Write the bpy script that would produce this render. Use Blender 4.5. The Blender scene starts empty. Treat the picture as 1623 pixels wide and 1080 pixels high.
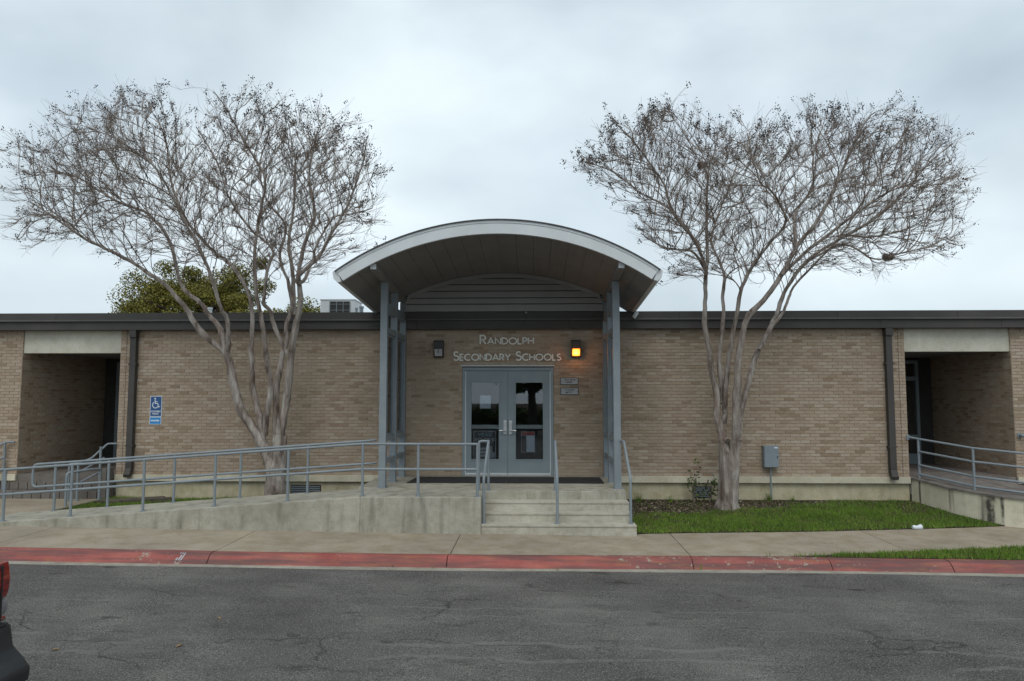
import bpy, bmesh, math, random
import numpy as np
from mathutils import Vector

# ------------------------------------------------------------------ camera, sky, sun, exposure
scene = bpy.context.scene
col = scene.collection
cam_d = bpy.data.cameras.new('camera'); cam = bpy.data.objects.new('camera', cam_d); col.objects.link(cam)
cam.location = (0.47, -15.67, 2.255)
cam.rotation_euler = (math.radians(90) + math.atan(92/1175.0), 0, math.atan(0.030))
cam_d.sensor_width = 36.0; cam_d.lens = 36.0*1175/1623; cam_d.clip_end = 2000; cam_d.clip_start = 0.05
scene.camera = cam
SUN_EL, SUN_AZ = 54, -176          # azimuth measured from +Y, clockwise seen from above
world = bpy.data.worlds.new('World'); scene.world = world; world.use_nodes = True
def build_world():
    nt = world.node_tree; nt.nodes.clear(); N = nt.nodes; L = nt.links
    out = N.new('ShaderNodeOutputWorld'); bg = N.new('ShaderNodeBackground'); bg.inputs['Strength'].default_value = 0.1
    sky = N.new('ShaderNodeTexSky'); sky.sky_type = 'NISHITA'; sky.sun_disc = False
    sky.sun_elevation = math.radians(SUN_EL); sky.sun_rotation = math.radians(SUN_AZ)
    tc = N.new('ShaderNodeTexCoord'); mp = N.new('ShaderNodeMapping'); mp.inputs['Scale'].default_value = (1.0, 1.0, 1.7)
    L.new(tc.outputs['Generated'], mp.inputs['Vector'])
    n1 = N.new('ShaderNodeTexNoise'); n1.inputs['Scale'].default_value = 2.1; n1.inputs['Detail'].default_value = 5; n1.inputs['Roughness'].default_value = 0.45; n1.inputs['Distortion'].default_value = 0.2
    L.new(mp.outputs[0], n1.inputs['Vector'])
    cr = N.new('ShaderNodeValToRGB'); cr.color_ramp.elements[0].position = 0.36; cr.color_ramp.elements[1].position = 0.62
    cr.color_ramp.elements[0].color = (4.75, 5.6, 6.15, 1); cr.color_ramp.elements[1].color = (7.1, 8.05, 8.6, 1)
    L.new(n1.outputs['Fac'], cr.inputs['Fac'])
    n2 = N.new('ShaderNodeTexNoise'); n2.inputs['Scale'].default_value = 2.6; n2.inputs['Detail'].default_value = 5
    mp2 = N.new('ShaderNodeMapping'); mp2.inputs['Scale'].default_value = (1, 1, 2.0); mp2.inputs['Location'].default_value = (3.1, .4, 1.7)
    L.new(tc.outputs['Generated'], mp2.inputs['Vector']); L.new(mp2.outputs[0], n2.inputs['Vector'])
    cr2 = N.new('ShaderNodeValToRGB'); cr2.color_ramp.elements[0].position = 0.36; cr2.color_ramp.elements[1].position = 0.56
    cr2.color_ramp.elements[0].color = (0.80,)*3+(1,); cr2.color_ramp.elements[1].color = (0.99,)*3+(1,)
    L.new(n2.outputs['Fac'], cr2.inputs['Fac'])
    mx = N.new('ShaderNodeMix'); mx.data_type = 'RGBA'
    L.new(cr2.outputs['Color'], mx.inputs['Factor']); L.new(sky.outputs[0], mx.inputs['A']); L.new(cr.outputs['Color'], mx.inputs['B'])
    L.new(mx.outputs['Result'], bg.inputs['Color']); L.new(bg.outputs[0], out.inputs['Surface'])
build_world()
sun_d = bpy.data.lights.new('sun', 'SUN'); sun_d.energy = 1.1; sun_d.angle = math.radians(35); sun_d.color = (1.0, 0.97, 0.92)
sun = bpy.data.objects.new('sun', sun_d); col.objects.link(sun)
_a, _e = math.radians(SUN_AZ), math.radians(SUN_EL)
_dir = Vector((math.sin(_a)*math.cos(_e), math.cos(_a)*math.cos(_e), math.sin(_e)))
sun.rotation_euler = _dir.to_track_quat('Z', 'Y').to_euler(); sun.location = _dir*60
vs = scene.view_settings; vs.view_transform = 'Standard'; vs.look = 'None'; vs.exposure = 0.3; vs.gamma = 1.0; vs.use_curve_mapping = False

# ------------------------------------------------------------------ helpers
rnd = random.Random(7)
class MB:
    def __init__(s): s.v = []; s.f = []
    def add(s, vs, fs):
        o = len(s.v); s.v += [tuple(p) for p in vs]; s.f += [tuple(i+o for i in f) for f in fs]; return s
    def box(s, x0, x1, y0, y1, z0, z1):
        return s.add([(x0,y0,z0),(x1,y0,z0),(x1,y1,z0),(x0,y1,z0),(x0,y0,z1),(x1,y0,z1),(x1,y1,z1),(x0,y1,z1)],
                     [(0,3,2,1),(4,5,6,7),(0,1,5,4),(1,2,6,5),(2,3,7,6),(3,0,4,7)])
    def prism(s, poly, axis, a, b):
        """polygon (counter-clockwise pairs) swept along an axis: 'y' pairs are (x,z), 'x' pairs are (y,z), 'z' pairs are (x,y)"""
        n = len(poly)
        def P(p, t): return {'y': (p[0], t, p[1]), 'x': (t, p[0], p[1]), 'z': (p[0], p[1], t)}[axis]
        return s.add([P(p, a) for p in poly]+[P(p, b) for p in poly],
                     [tuple(range(n))[::-1], tuple(range(n, 2*n))]+[(i, (i+1) % n, n+(i+1) % n, n+i) for i in range(n)])
    def tube(s, pts, r, n=10, caps=True):
        pts = [Vector(p) for p in pts]; m = len(pts); rr = r if isinstance(r, (list, tuple)) else [r]*m
        vs, fs = [], []; ref = None
        for i, p in enumerate(pts):
            if i == 0: t = pts[1]-p
            elif i == m-1: t = p-pts[i-1]
            else: t = (pts[i+1]-p).normalized()+(p-pts[i-1]).normalized()
            if t.length < 1e-9: t = Vector((0, 0, 1))
            t.normalize()
            if ref is None: ref = Vector((1, 0, 0)) if abs(t.x) < .8 else Vector((0, 1, 0))
            u = (ref-t*ref.dot(t)).normalized(); w = t.cross(u); ref = u
            k = 1.0
            if 0 < i < m-1:
                c = (pts[i+1]-p).normalized().dot((p-pts[i-1]).normalized()); k = min(1.6, 1/max(.35, math.sqrt(max(0, (1+c)/2))))
            for j in range(n):
                a = 2*math.pi*j/n; vs.append(p+(u*math.cos(a)+w*math.sin(a))*rr[i]*(k if len(set(rr)) == 1 else 1))
        for i in range(m-1):
            for j in range(n): fs.append((i*n+j, i*n+(j+1) % n, (i+1)*n+(j+1) % n, (i+1)*n+j))
        if caps: fs += [tuple(range(n))[::-1], tuple(range((m-1)*n, m*n))]
        return s.add(vs, fs)
    def mesh(s, name, smooth=False):
        me = bpy.data.meshes.new(name); me.from_pydata(s.v, [], s.f); me.update()
        if smooth:
            me.polygons.foreach_set('use_smooth', [True]*len(me.polygons)); me.set_sharp_from_angle(angle=math.radians(40))
        return me
    def build(s, name, mat, parent=None, smooth=False, bevel=0):
        me = s.mesh(name, smooth)
        if bevel:
            bm = bmesh.new(); bm.from_mesh(me)
            bmesh.ops.bevel(bm, geom=[e for e in bm.edges if len(e.link_faces) == 2 and e.calc_face_angle(0) > .5], offset=bevel, segments=2, affect='EDGES', profile=.6)
            bm.to_mesh(me); bm.free()
        return link(name, me, mat, parent)
def world_loc(o):
    p = Vector((0, 0, 0))
    while o: p += o.location; o = o.parent
    return p
def link(name, me, mat, parent=None, loc=(0, 0, 0)):
    o = bpy.data.objects.new(name, me); col.objects.link(o)
    if mat is not None and len(me.materials) == 0: me.materials.append(mat)
    o.location = loc
    if parent: o.parent = parent; o.location = Vector(loc)-world_loc(parent)
    return o
def tag(o, label=None, cat=None, group=None, kind=None):
    for k, v in (('label', label), ('category', cat), ('group', group), ('kind', kind)):
        if v: o[k] = v
    return o
def thing(name, loc, label, cat, group=None):
    o = bpy.data.objects.new(name, None); col.objects.link(o); o.location = loc; o.empty_display_size = .2
    return tag(o, label, cat, group)
def box(*a): return MB().box(*a)

# ------------------------------------------------------------------ materials
class Mat:
    def __init__(s, name):
        s.m = bpy.data.materials.new(name); s.m.use_nodes = True; s.N = s.m.node_tree.nodes; s.L = s.m.node_tree.links
        s.b = s.N['Principled BSDF']; s.geo = s.N.new('ShaderNodeNewGeometry')
    def n(s, t, **k):
        o = s.N.new(t)
        for a, v in k.items():
            if hasattr(o, a): setattr(o, a, v)
        return o
    def pos(s, scale=(1, 1, 1)):
        m = s.n('ShaderNodeMapping'); m.inputs['Scale'].default_value = scale; s.L.new(s.geo.outputs['Position'], m.inputs['Vector']); return m.outputs[0]
    def noise(s, scale, detail=4, rough=.55, stretch=(1, 1, 1), dist=0):
        t = s.n('ShaderNodeTexNoise'); s.L.new(s.pos(stretch), t.inputs['Vector'])
        for k, v in (('Scale', scale), ('Detail', detail), ('Roughness', rough), ('Distortion', dist)): t.inputs[k].default_value = v
        return t.outputs['Fac']
    def ramp(s, fac, *stops):
        r = s.n('ShaderNodeValToRGB'); e = r.color_ramp.elements
        while len(e) < len(stops): e.new(.5)
        for i, (p, c) in enumerate(stops):
            e[i].position = p; e[i].color = (c if hasattr(c, '__len__') else (c, c, c))[:3]+(1,) if hasattr(c, '__len__') else (c, c, c, 1)
        s.L.new(fac, r.inputs['Fac']); return r.outputs['Color']
    def mix(s, fac, a, b, mode='MIX'):
        m = s.n('ShaderNodeMix', data_type='RGBA', blend_type=mode)
        for sock, v in ((m.inputs['Factor'], fac), (m.inputs['A'], a), (m.inputs['B'], b)):
            if isinstance(v, (int, float)): sock.default_value = v
            elif isinstance(v, tuple): sock.default_value = v[:3]+(1,)
            else: s.L.new(v, sock)
        return m.outputs['Result']
    def math(s, op, a, b=0.0, c=None):
        m = s.n('ShaderNodeMath', operation=op)
        for i, v in enumerate((a, b) if c is None else (a, b, c)):
            if isinstance(v, (int, float)): m.inputs[i].default_value = v
            else: s.L.new(v, m.inputs[i])
        return m.outputs[0]
    def xyz(s):
        x = s.n('ShaderNodeSeparateXYZ'); s.L.new(s.geo.outputs['Position'], x.inputs[0]); return x.outputs
    def color(s, v):
        if isinstance(v, tuple): s.b.inputs['Base Color'].default_value = v[:3]+(1,)
        else: s.L.new(v, s.b.inputs['Base Color'])
        return s
    def set(s, rough=.6, metal=0, spec=.5):
        if isinstance(rough, (int, float)): s.b.inputs['Roughness'].default_value = rough
        else: s.L.new(rough, s.b.inputs['Roughness'])
        s.b.inputs['Metallic'].default_value = metal; s.b.inputs['Specular IOR Level'].default_value = spec; return s
    def bump(s, h, strength=.3, dist=.01):
        b = s.n('ShaderNodeBump'); b.inputs['Strength'].default_value = strength; b.inputs['Distance'].default_value = dist
        s.L.new(h, b.inputs['Height']); s.L.new(b.outputs[0], s.b.inputs['Normal']); return s
def simple(name, c, rough=.5, metal=0, var=.12, scale=6, bump=0, spec=.5, stretch=(1, 1, 1)):
    m = Mat(name); f = m.noise(scale, 5, stretch=stretch)
    lo = tuple(v*(1-var) for v in c); hi = tuple(min(1, v*(1+var)) for v in c)
    m.color(m.ramp(f, (.3, lo), (.7, hi))).set(rough, metal, spec)
    if bump: m.bump(m.noise(scale*12, 3), bump, .01)
    return m.m
def concrete(name, c, stain=(.55, .5, .42), streak=False, dark=.45, seed=1.0, grain=.25, specks=False):
    m = Mat(name)
    big = m.noise(.9*seed, 6, .6); fine = m.noise(38, 3, .6); mid = m.noise(4.5*seed, 5, .65)
    base = m.ramp(big, (.3, tuple(v*.80 for v in c)), (.7, tuple(v*1.13 for v in c)))
    base = m.mix(m.ramp(mid, (.42, 0.0), (.75, .75)), base, m.mix(1.0, base, stain, 'MULTIPLY'))
    base = m.mix(m.ramp(fine, (.3, .28), (.6, 0.0)), base, tuple(v*.5 for v in c))
    if streak:
        st = m.noise(3.2, 5, .6, (1.6, 1.6, .22), .4)
        base = m.mix(m.ramp(st, (.5, 0.0), (.72, dark)), base, (.10, .095, .075))
        ol = m.noise(1.1, 4, .6, (1.2, 1.2, .5)); base = m.mix(m.ramp(ol, (.55, 0.0), (.75, .3)), base, (.17, .15, .08))
    if specks: base = m.mix(m.math('MULTIPLY', m.ramp(m.noise(26, 2, .5, (.7, 1.3, 1)), (.67, 0.0), (.70, .8)), m.ramp(m.noise(1.1, 3, .6), (.42, 0.0), (.6, 1.0))), base, (.06, .05, .035))
    m.color(base).set(.88, 0, .25); m.bump(m.noise(60, 4, .7), grain, .006); return m.m

def brick_mat(name, object_random):
    m = Mat(name); fac = m.geo.outputs['Random Per Island']
    if object_random:
        oi = m.n('ShaderNodeObjectInfo'); fac = oi.outputs['Random']
    c = m.ramp(fac, (0.0, (.265, .192, .130)), (.06, (.305, .225, .155)), (.2, (.378, .288, .210)), (.5, (.408, .320, .240)), (.8, (.430, .345, .264)), (1.0, (.47, .39, .31)))
    c = m.mix(m.ramp(m.noise(30, 4, .6), (.3, .2), (.7, 0.0)), c, (.24, .18, .13))
    c = m.mix(m.ramp(m.noise(.7, 4, .6), (.35, .22), (.7, 0.0)), c, (.26, .20, .15))
    c = m.mix(m.ramp(m.noise(2.0, 5, .65, (2.2, 2.2, .25)), (.55, 0.0), (.8, .20)), c, (.19, .155, .12))
    m.color(c).set(.9, 0, .2).bump(m.noise(90, 3, .6), .35, .004); return m.m
M = {}
M['brick'] = brick_mat('brick', False); M['brick_single'] = brick_mat('brick_single', True)
M['mortar'] = simple('mortar', (.40, .335, .255), .95, var=.15, scale=12, bump=.3)
def worn_steel():
    m = Mat('painted_blue_grey_steel'); c = m.ramp(m.noise(4, 5, .6), (.3, (.185, .215, .235)), (.7, (.225, .26, .28)))
    c = m.mix(m.ramp(m.noise(22, 5, .7), (.64, 0.0), (.72, .7)), c, (.10, .085, .07)); c = m.mix(m.ramp(m.noise(9, 4, .6, (1, 1, .4)), (.60, 0.0), (.75, .4)), c, (.30, .32, .33))
    m.color(c).set(.5, 0, .4).bump(m.noise(60, 3, .6), .08, .003); return m.m
M['blue_steel'] = worn_steel()
M['door_paint'] = simple('door_blue_grey_paint', (.225, .272, .292), .5, var=.07, scale=3)
M['bronze'] = simple('dark_bronze_metal', (.050, .046, .041), .6, var=.18, scale=1.6, spec=.5)
M['bronze_edge'] = simple('bronze_drip_edge', (.085, .08, .074), .55, var=.15, scale=3)
M['white_metal'] = simple('white_coated_metal', (.57, .60, .61), .55, var=.10, scale=1.7, bump=.03)
M['soffit'] = simple('grey_soffit_metal', (.185, .182, .178), .65, var=.10, scale=1.4)
M['louvre'] = simple('grey_siding_board', (.30, .295, .285), .55, var=.08, scale=2)
M['cream'] = concrete('cream_stucco', (.60, .58, .49), (.8, .77, .68), grain=.15)
M['cream_band'] = concrete('cream_painted_sill', (.60, .56, .44), (.78, .73, .6), grain=.2)
M['cream_low'] = concrete('cream_painted_foundation', (.54, .49, .345), (.70, .63, .48), True, .22, grain=.2)
def drip_wall():
    m = Mat('stained_cream_wall'); c = m.ramp(m.noise(1.2, 5, .6), (.3, (.52, .485, .36)), (.7, (.64, .60, .47)))
    c = m.mix(m.ramp(m.noise(5, 5, .65), (.5, 0.0), (.8, .5)), c, (.30, .26, .18))
    drip = m.math('MULTIPLY', m.ramp(m.noise(2.6, 3, .5, (1.5, 1.5, .06)), (.515, 0.0), (.60, 1.0)), m.ramp(m.noise(3.0, 4, .6, (1.2, 1.2, .9)), (.36, 0.0), (.54, .95)))
    c = m.mix(drip, c, (.05, .047, .04)); m.color(c).set(.85, 0, .25).bump(m.noise(50, 4, .6), .3, .006); return m.m
M['cream_stain'] = drip_wall()
M['concrete'] = concrete('weathered_grey_concrete', (.42, .40, .335), (.62, .58, .5), True, .55, 1.1)
M['concrete_top'] = concrete('landing_concrete', (.36, .34, .285), (.66, .6, .5), False, seed=.8)
M['concrete_step'] = concrete('step_concrete', (.47, .445, .375), (.62, .57, .48), False, seed=1.4)
M['walk'] = concrete('sidewalk_concrete', (.335, .288, .22), (.66, .57, .45), False, seed=.7, specks=True)
M['gutter'] = concrete('gutter_concrete', (.34, .315, .265), (.55, .5, .42), False, seed=1.2)
M['dark_joint'] = simple('dark_joint', (.06, .05, .04), .95)
M['sealant'] = simple('brown_sealant', (.15, .12, .09), .9)
M['black_rubber'] = simple('black_rubber_mat', (.018, .018, .019), .85, var=.3, scale=60, bump=.4)
M['black_metal'] = simple('black_metal', (.022, .021, .02), .45)
M['steel'] = simple('brushed_steel', (.55, .56, .57), .35, .6, var=.1, scale=9)
M['plate'] = simple('silver_plate', (.36, .39, .41), .5, 0, var=.1, scale=20)
M['letter'] = simple('aluminium_letter', (.82, .80, .74), .55, 0, var=.06)
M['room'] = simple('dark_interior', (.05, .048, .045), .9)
M['white_paper'] = simple('white_paper', (.62, .68, .76), .8, var=.04)
M['poster_dark'] = simple('dark_poster', (.03, .035, .042), .6)
M['poster_blue'] = simple('poster_blue', (.16, .34, .44), .6)
M['poster_red'] = simple('poster_red', (.42, .10, .08), .6)
M['poster_grey'] = simple('poster_grey', (.35, .38, .42), .6)
M['sign_blue'] = simple('navy_sign_blue', (.020, .085, .235), .45, var=.12, scale=14)
M['sign_sky'] = simple('bright_sign_blue', (.025, .25, .60), .45, var=.08, scale=14)
M['sign_white'] = simple('sign_white', (.66, .70, .74), .5, var=.05)
M['cabinet'] = simple('grey_cabinet_steel', (.20, .24, .265), .45, var=.07, scale=4)
M['roofing'] = simple('roof_gravel', (.22, .21, .2), .95, var=.2, scale=20)
M['block'] = concrete('grey_block', (.17, .152, .135), (.6, .56, .5), grain=.35)
M['deck'] = simple('weathered_deck_board', (.165, .145, .13), .8, var=.28, scale=5, bump=.25, stretch=(1, 1, 1))
M['timber'] = simple('dark_landscape_timber', (.085, .07, .055), .9, var=.3, scale=8, bump=.4)
def glass_mat(name, tint, refl=1.0):
    m = Mat(name); N, L = m.N, m.L; N.remove(m.b)
    out = [n for n in N if n.type == 'OUTPUT_MATERIAL'][0]
    tr = m.n('ShaderNodeBsdfTransparent'); tr.inputs[0].default_value = tint+(1,)
    gl = m.n('ShaderNodeBsdfGlossy'); gl.inputs['Roughness'].default_value = .015; gl.inputs['Color'].default_value = (.95, .97, 1, 1)
    fr = m.n('ShaderNodeFresnel'); fr.inputs['IOR'].default_value = 1.62
    mx = m.n('ShaderNodeMixShader'); L.new(m.math('MULTIPLY', fr.outputs[0], refl), mx.inputs[0]); L.new(tr.outputs[0], mx.inputs[1]); L.new(gl.outputs[0], mx.inputs[2]); L.new(mx.outputs[0], out.inputs['Surface'])
    return m.m
M['glass'] = glass_mat('tinted_door_glass', (.85, .87, .88), 1.45); M['clear_glass'] = glass_mat('clear_screen_glass', (.93, .95, .95))
def lens_mat():
    m = Mat('lit_amber_lens'); tc = m.n('ShaderNodeTexCoord'); vm = m.n('ShaderNodeVectorMath', operation='DISTANCE'); m.L.new(tc.outputs['Generated'], vm.inputs[0]); vm.inputs[1].default_value = (.5, .5, .5)
    m.color((.8, .5, .2)); m.L.new(m.ramp(vm.outputs['Value'], (.06, (1.0, .46, .10)), (.3, (1.0, .27, .03)), (.6, (.95, .15, .01))), m.b.inputs['Emission Color']); m.L.new(m.math('MULTIPLY_ADD', vm.outputs['Value'], -3.2, 3.4), m.b.inputs['Emission Strength']); return m.m
def emit_mat(name, c, s):
    m = Mat(name); m.color((.8, .6, .3)); m.b.inputs['Emission Color'].default_value = c+(1,); m.b.inputs['Emission Strength'].default_value = s; return m.m
M['lamp_on'] = lens_mat(); M['tube_on'] = emit_mat('lit_tube_lamp', (.85, 1.0, .55), .45)
M['lens_off'] = simple('unlit_prismatic_lens', (.42, .43, .42), .25, var=.35, scale=40)
def kerb_mat():
    m = Mat('worn_red_kerb_paint'); red = m.ramp(m.noise(2.2, 5, .6), (.3, (.25, .060, .053)), (.7, (.36, .115, .092)))
    red = m.mix(m.ramp(m.noise(2.2, 6, .65, (.35, 3, 6)), (.40, 0.0), (.60, .9)), red, (.12, .065, .062))
    red = m.mix(m.ramp(m.noise(4, 5, .7, (.5, 2, 3)), (.54, 0.0), (.70, .45)), red, (.30, .15, .05))
    chip = m.ramp(m.math('MULTIPLY', m.noise(9, 6, .7), m.math('ADD', m.noise(.55, 2, .5), .48)), (.64, 0.0), (.675, .85))
    red = m.mix(chip, red, (.30, .27, .22))
    m.color(red).set(.75, 0, .3).bump(m.noise(45, 4, .7), .35, .006); return m.m
M['kerb'] = kerb_mat()
def asphalt():
    m = Mat('aged_asphalt'); X, Y, Z = m.xyz()
    c = m.ramp(m.noise(.55, 6, .62), (.30, (.080, .075, .070)), (.5, (.128, .121, .113)), (.72, (.205, .194, .180)))
    c = m.mix(m.ramp(m.noise(2.4, 5, .6, (.35, 1.6, 1)), (.45, 0.0), (.75, .5)), c, (.075, .073, .072))
    vor = m.n('ShaderNodeTexVoronoi'); vor.inputs['Scale'].default_value = 48; m.L.new(m.pos(), vor.inputs['Vector'])
    c = m.mix(m.ramp(vor.outputs['Distance'], (.10, .95), (.40, 0.0)), c, (.27, .26, .245))
    c = m.mix(m.ramp(m.noise(85, 3, .6), (.48, 0.0), (.64, .9)), c, (.022, .021, .020))
    wob = m.noise(.42, 5, .62, (1, .25, 1)); wob2 = m.noise(.3, 4, .6, (1, .4, 1), .6)
    seams = None
    for y0, amp, w, wv in ((-7.15, .9, .030, wob), (-8.35, 1.6, .050, wob), (-8.75, 1.2, .045, wob2), (-6.35, .5, .014, wob2), (-7.7, 1.9, .022, wob2)):
        d = m.math('ABSOLUTE', m.math('SUBTRACT', Y, m.math('MULTIPLY_ADD', wv, amp, y0-amp*.5)))
        gate = m.ramp(m.noise(.33+w*6, 2, .5, (1, .1, 1)), (.47, 0.0), (.53, 1.0))
        g = m.math('MULTIPLY', m.ramp(d, (w*.75, 1.0), (w, 0.0)), gate)
        seams = g if seams is None else m.math('MAXIMUM', seams, g)
    c = m.mix(m.math('MULTIPLY', m.math('MULTIPLY', seams, .55), m.ramp(m.noise(7, 4, .7), (.3, .25), (.6, 1.0))), c, (.17, .165, .158))
    vc = m.n('ShaderNodeTexVoronoi', feature='DISTANCE_TO_EDGE'); vc.inputs['Scale'].default_value = .62
    wp = m.n('ShaderNodeMix', data_type='RGBA', blend_type='ADD'); wp.inputs['Factor'].default_value = .9
    nz = m.n('ShaderNodeTexNoise'); nz.inputs['Scale'].default_value = 1.4; nz.inputs['Detail'].default_value = 6; m.L.new(m.pos(), nz.inputs['Vector'])
    m.L.new(m.pos((.7, 1.25, 1)), wp.inputs['A']); m.L.new(nz.outputs['Color'], wp.inputs['B']); m.L.new(wp.outputs['Result'], vc.inputs['Vector'])
    crack = m.math('MULTIPLY', m.ramp(vc.outputs['Distance'], (.002, 1.0), (.0065, 0.0)), m.ramp(m.noise(.8, 4, .6), (.50, 0.0), (.60, .55)))
    c = m.mix(crack, c, (.026, .026, .026))
    st = m.ramp(m.noise(2.1, 4, .6, (.6, 1.5, 1), .3), (.62, 0.0), (.72, .75)); c = m.mix(st, c, (.030, .028, .025))
    m.color(c).set(.95, 0, .08)
    h = m.math('SUBTRACT', m.math('MULTIPLY_ADD', vor.outputs['Distance'], -.6, m.math('MULTIPLY_ADD', seams, .8, m.noise(22, 4, .6))), m.math('MULTIPLY', crack, 3.0))
    m.bump(h, .75, .012); return m.m
M['asphalt'] = asphalt()
def soil():
    m = Mat('lawn_soil'); c = m.ramp(m.noise(9, 6, .7), (.3, (.028, .022, .016)), (.7, (.095, .075, .054)))
    m.color(c).set(.95, 0, .1).bump(m.noise(30, 5, .7), .8, .03); return m.m
M['soil'] = soil()
def island(name, stops, rough=.7, trans=0.0):
    m = Mat(name); m.color(m.ramp(m.geo.outputs['Random Per Island'], *stops)).set(rough, 0, .25)
    if trans: m.b.inputs['Subsurface Weight'].default_value = 0
    return m.m
def patchy_grass(name, stops):
    m = Mat(name); c = m.ramp(m.geo.outputs['Random Per Island'], *stops)
    c = m.mix(m.ramp(m.noise(2.2, 5, .65), (.50, 0.0), (.70, .65)), c, (.21, .19, .065)); c = m.mix(m.ramp(m.noise(.9, 3, .6), (.40, .45), (.62, 0.0)), c, (.055, .115, .014))
    m.color(c).set(.7, 0, .2); return m.m
M['grass'] = patchy_grass('grass_blades', ((0, (.075, .135, .015)), (.45, (.120, .215, .024)), (.85, (.170, .280, .037)), (1, (.31, .30, .11))))
M['chips'] = island('mulch_chips', ((0, (.05, .04, .03)), (.5, (.13, .10, .075)), (.9, (.25, .20, .15)), (1, (.42, .36, .28))), .9)
M['oak_leaf'] = island('oak_leaves', ((0, (.05, .052, .010)), (.4, (.125, .120, .022)), (.8, (.20, .18, .035)), (1, (.28, .235, .045))))
M['yellow_leaf'] = island('yellow_green_leaves', ((0, (.07, .07, .01)), (.5, (.14, .14, .02)), (1, (.22, .20, .035))))
M['shrub_leaf'] = island('shrub_leaves', ((0, (.025, .045, .013)), (.6, (.065, .095, .026)), (1, (.12, .15, .05))))
M['seed'] = island('dry_seed_heads', ((0, (.022, .018, .017)), (1, (.075, .06, .055))), .9)
def bark():
    m = Mat('crape_myrtle_bark'); c = m.ramp(m.noise(5, 5, .6, (1.4, 1.4, .35), .6), (.34, (.10, .072, .058)), (.47, (.23, .192, .165)), (.64, (.38, .345, .31)))
    c = m.mix(m.ramp(m.noise(3.0, 4, .6, (2, 2, .3)), (.58, 0.0), (.72, .6)), c, (.17, .095, .07))
    c = m.mix(m.ramp(m.noise(26, 4, .6), (.62, 0.0), (.72, .6)), c, (.07, .06, .055))
    m.color(c).set(.8, 0, .25).bump(m.noise(16, 5, .65, (2, 2, .3)), .8, .02); return m.m
M['bark'] = bark(); M['twig'] = simple('twig_bark', (.215, .172, .142), .85, var=.3, scale=3)
M['oak_bark'] = simple('oak_bark', (.06, .05, .042), .95, var=.3, scale=8)

# ------------------------------------------------------------------ the street and the ground
def lerp(pts, x):
    if x <= pts[0][0]: return pts[0][1]
    for (a, b), (c, d) in zip(pts, pts[1:]):
        if x <= c: return b+(d-b)*(x-a)/(c-a)
    return pts[-1][1]
def gs(x): return .022-.0115*max(-14, min(14, x))                 # the street falls slightly to the right
KERB = [(-14, -4.96), (-3.6, -4.93), (0, -4.85), (3.7, -4.63), (7.5, -4.58), (14, -4.55)]
INNER = [(-40, -3.34), (2.07, -3.34), (2.16, -3.10), (5.36, -2.62), (8.0, -2.05), (9.0, -1.78), (9.6, -1.62), (14, -1.0)]
OUTER = [(4.0, 0), (5.15, .25), (6.2, .47), (8.1, .93), (11, 1.7), (14, 2.2)]
def kerb_y(x): return lerp(KERB, x)
def outer_y(x): return kerb_y(x)+(lerp(OUTER, x) if x > 4 else 0)
def walk_z(x, y): return gs(x)+.012*(y+4.85)
def strip(name, xs, ya, yb, zf, mat, n=6, parent=None):
    mb = MB(); m = len(xs)
    for x in xs:
        a, b = ya(x), yb(x)
        for j in range(n+1):
            y = a+(b-a)*j/n; mb.v.append((x, y, zf(x, y)))
    for i in range(m-1):
        for j in range(n): mb.f.append((i*(n+1)+j, (i+1)*(n+1)+j, (i+1)*(n+1)+j+1, i*(n+1)+j+1))
    return mb.build(name, mat, parent)
def frange(a, b, d):
    k = max(1, round((b-a)/d)); return [a+(b-a)*i/k for i in range(k+1)]
tag(MB().add([(-400, -400, -.6), (400, -400, -.6), (400, 400, -.6), (-400, 400, -.6)], [(0, 1, 2, 3)]).build('ground', M['soil']), 'bare ground below and around the school', kind='structure')
tag(strip('road', frange(-40, 40, 1), lambda x: -45, lambda x: kerb_y(x)-.50+.012*math.sin(x*3.1)+.008*math.sin(x*7.7), lambda x, y: gs(x)-.118+.004*math.sin(x*1.3+y), M['asphalt'], 12), 'worn cracked grey asphalt road in front of the red kerb', kind='structure')
gut = tag(strip('gutter', frange(-14, 14, .5), lambda x: kerb_y(x)-.60, lambda x: kerb_y(x)-.28, lambda x, y: gs(x)-.124, M['gutter'], 1), 'narrow concrete gutter strip along the red kerb', kind='structure')
walk = tag(strip('sidewalk', frange(-14, 14, .25), lambda x: outer_y(x)+.0, lambda x: lerp(INNER, x)+.02, lambda x, y: walk_z(x, y)-.016, M['dark_joint'], 3), 'tan concrete sidewalk between the school and the red kerb', kind='structure')
JOINTS = [-14, -10.9, -7.5, -4.12, -.74, 2.72, 6.1, 9.5, 14]
for a, b in zip(JOINTS, JOINTS[1:]):
    xs = frange(a+.006, b-.006, .28); mb = MB(); m = len(xs)
    for x in xs:
        o, i = outer_y(x)+.012, lerp(INNER, x)
        for j in range(4):
            y = o+(i-o)*j/3; mb.v.append((x, y, walk_z(x, y)))
        mb.v.append((x, i, walk_z(x, i)-.1)); mb.v.append((x, o, walk_z(x, o)-.1))
    for i in range(m-1):
        for j in range(5): mb.f.append((i*6+j, (i+1)*6+j, (i+1)*6+j+1, i*6+j+1))
        mb.f.append((i*6+5, (i+1)*6+5, (i+1)*6, i*6))
    mb.f.append((0, 1, 2, 3, 4, 5)); mb.f.append(tuple((m-1)*6+k for k in (5, 4, 3, 2, 1, 0)))
    mb.build('paving_slab', M['walk'], walk)
kerb = tag(strip('kerb', frange(-14, 14, .5), lambda x: kerb_y(x)-.25, lambda x: kerb_y(x)-.02, lambda x, y: gs(x)-.13, M['dark_joint'], 1), 'red painted concrete kerb with worn scuffed paint', kind='structure')
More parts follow.
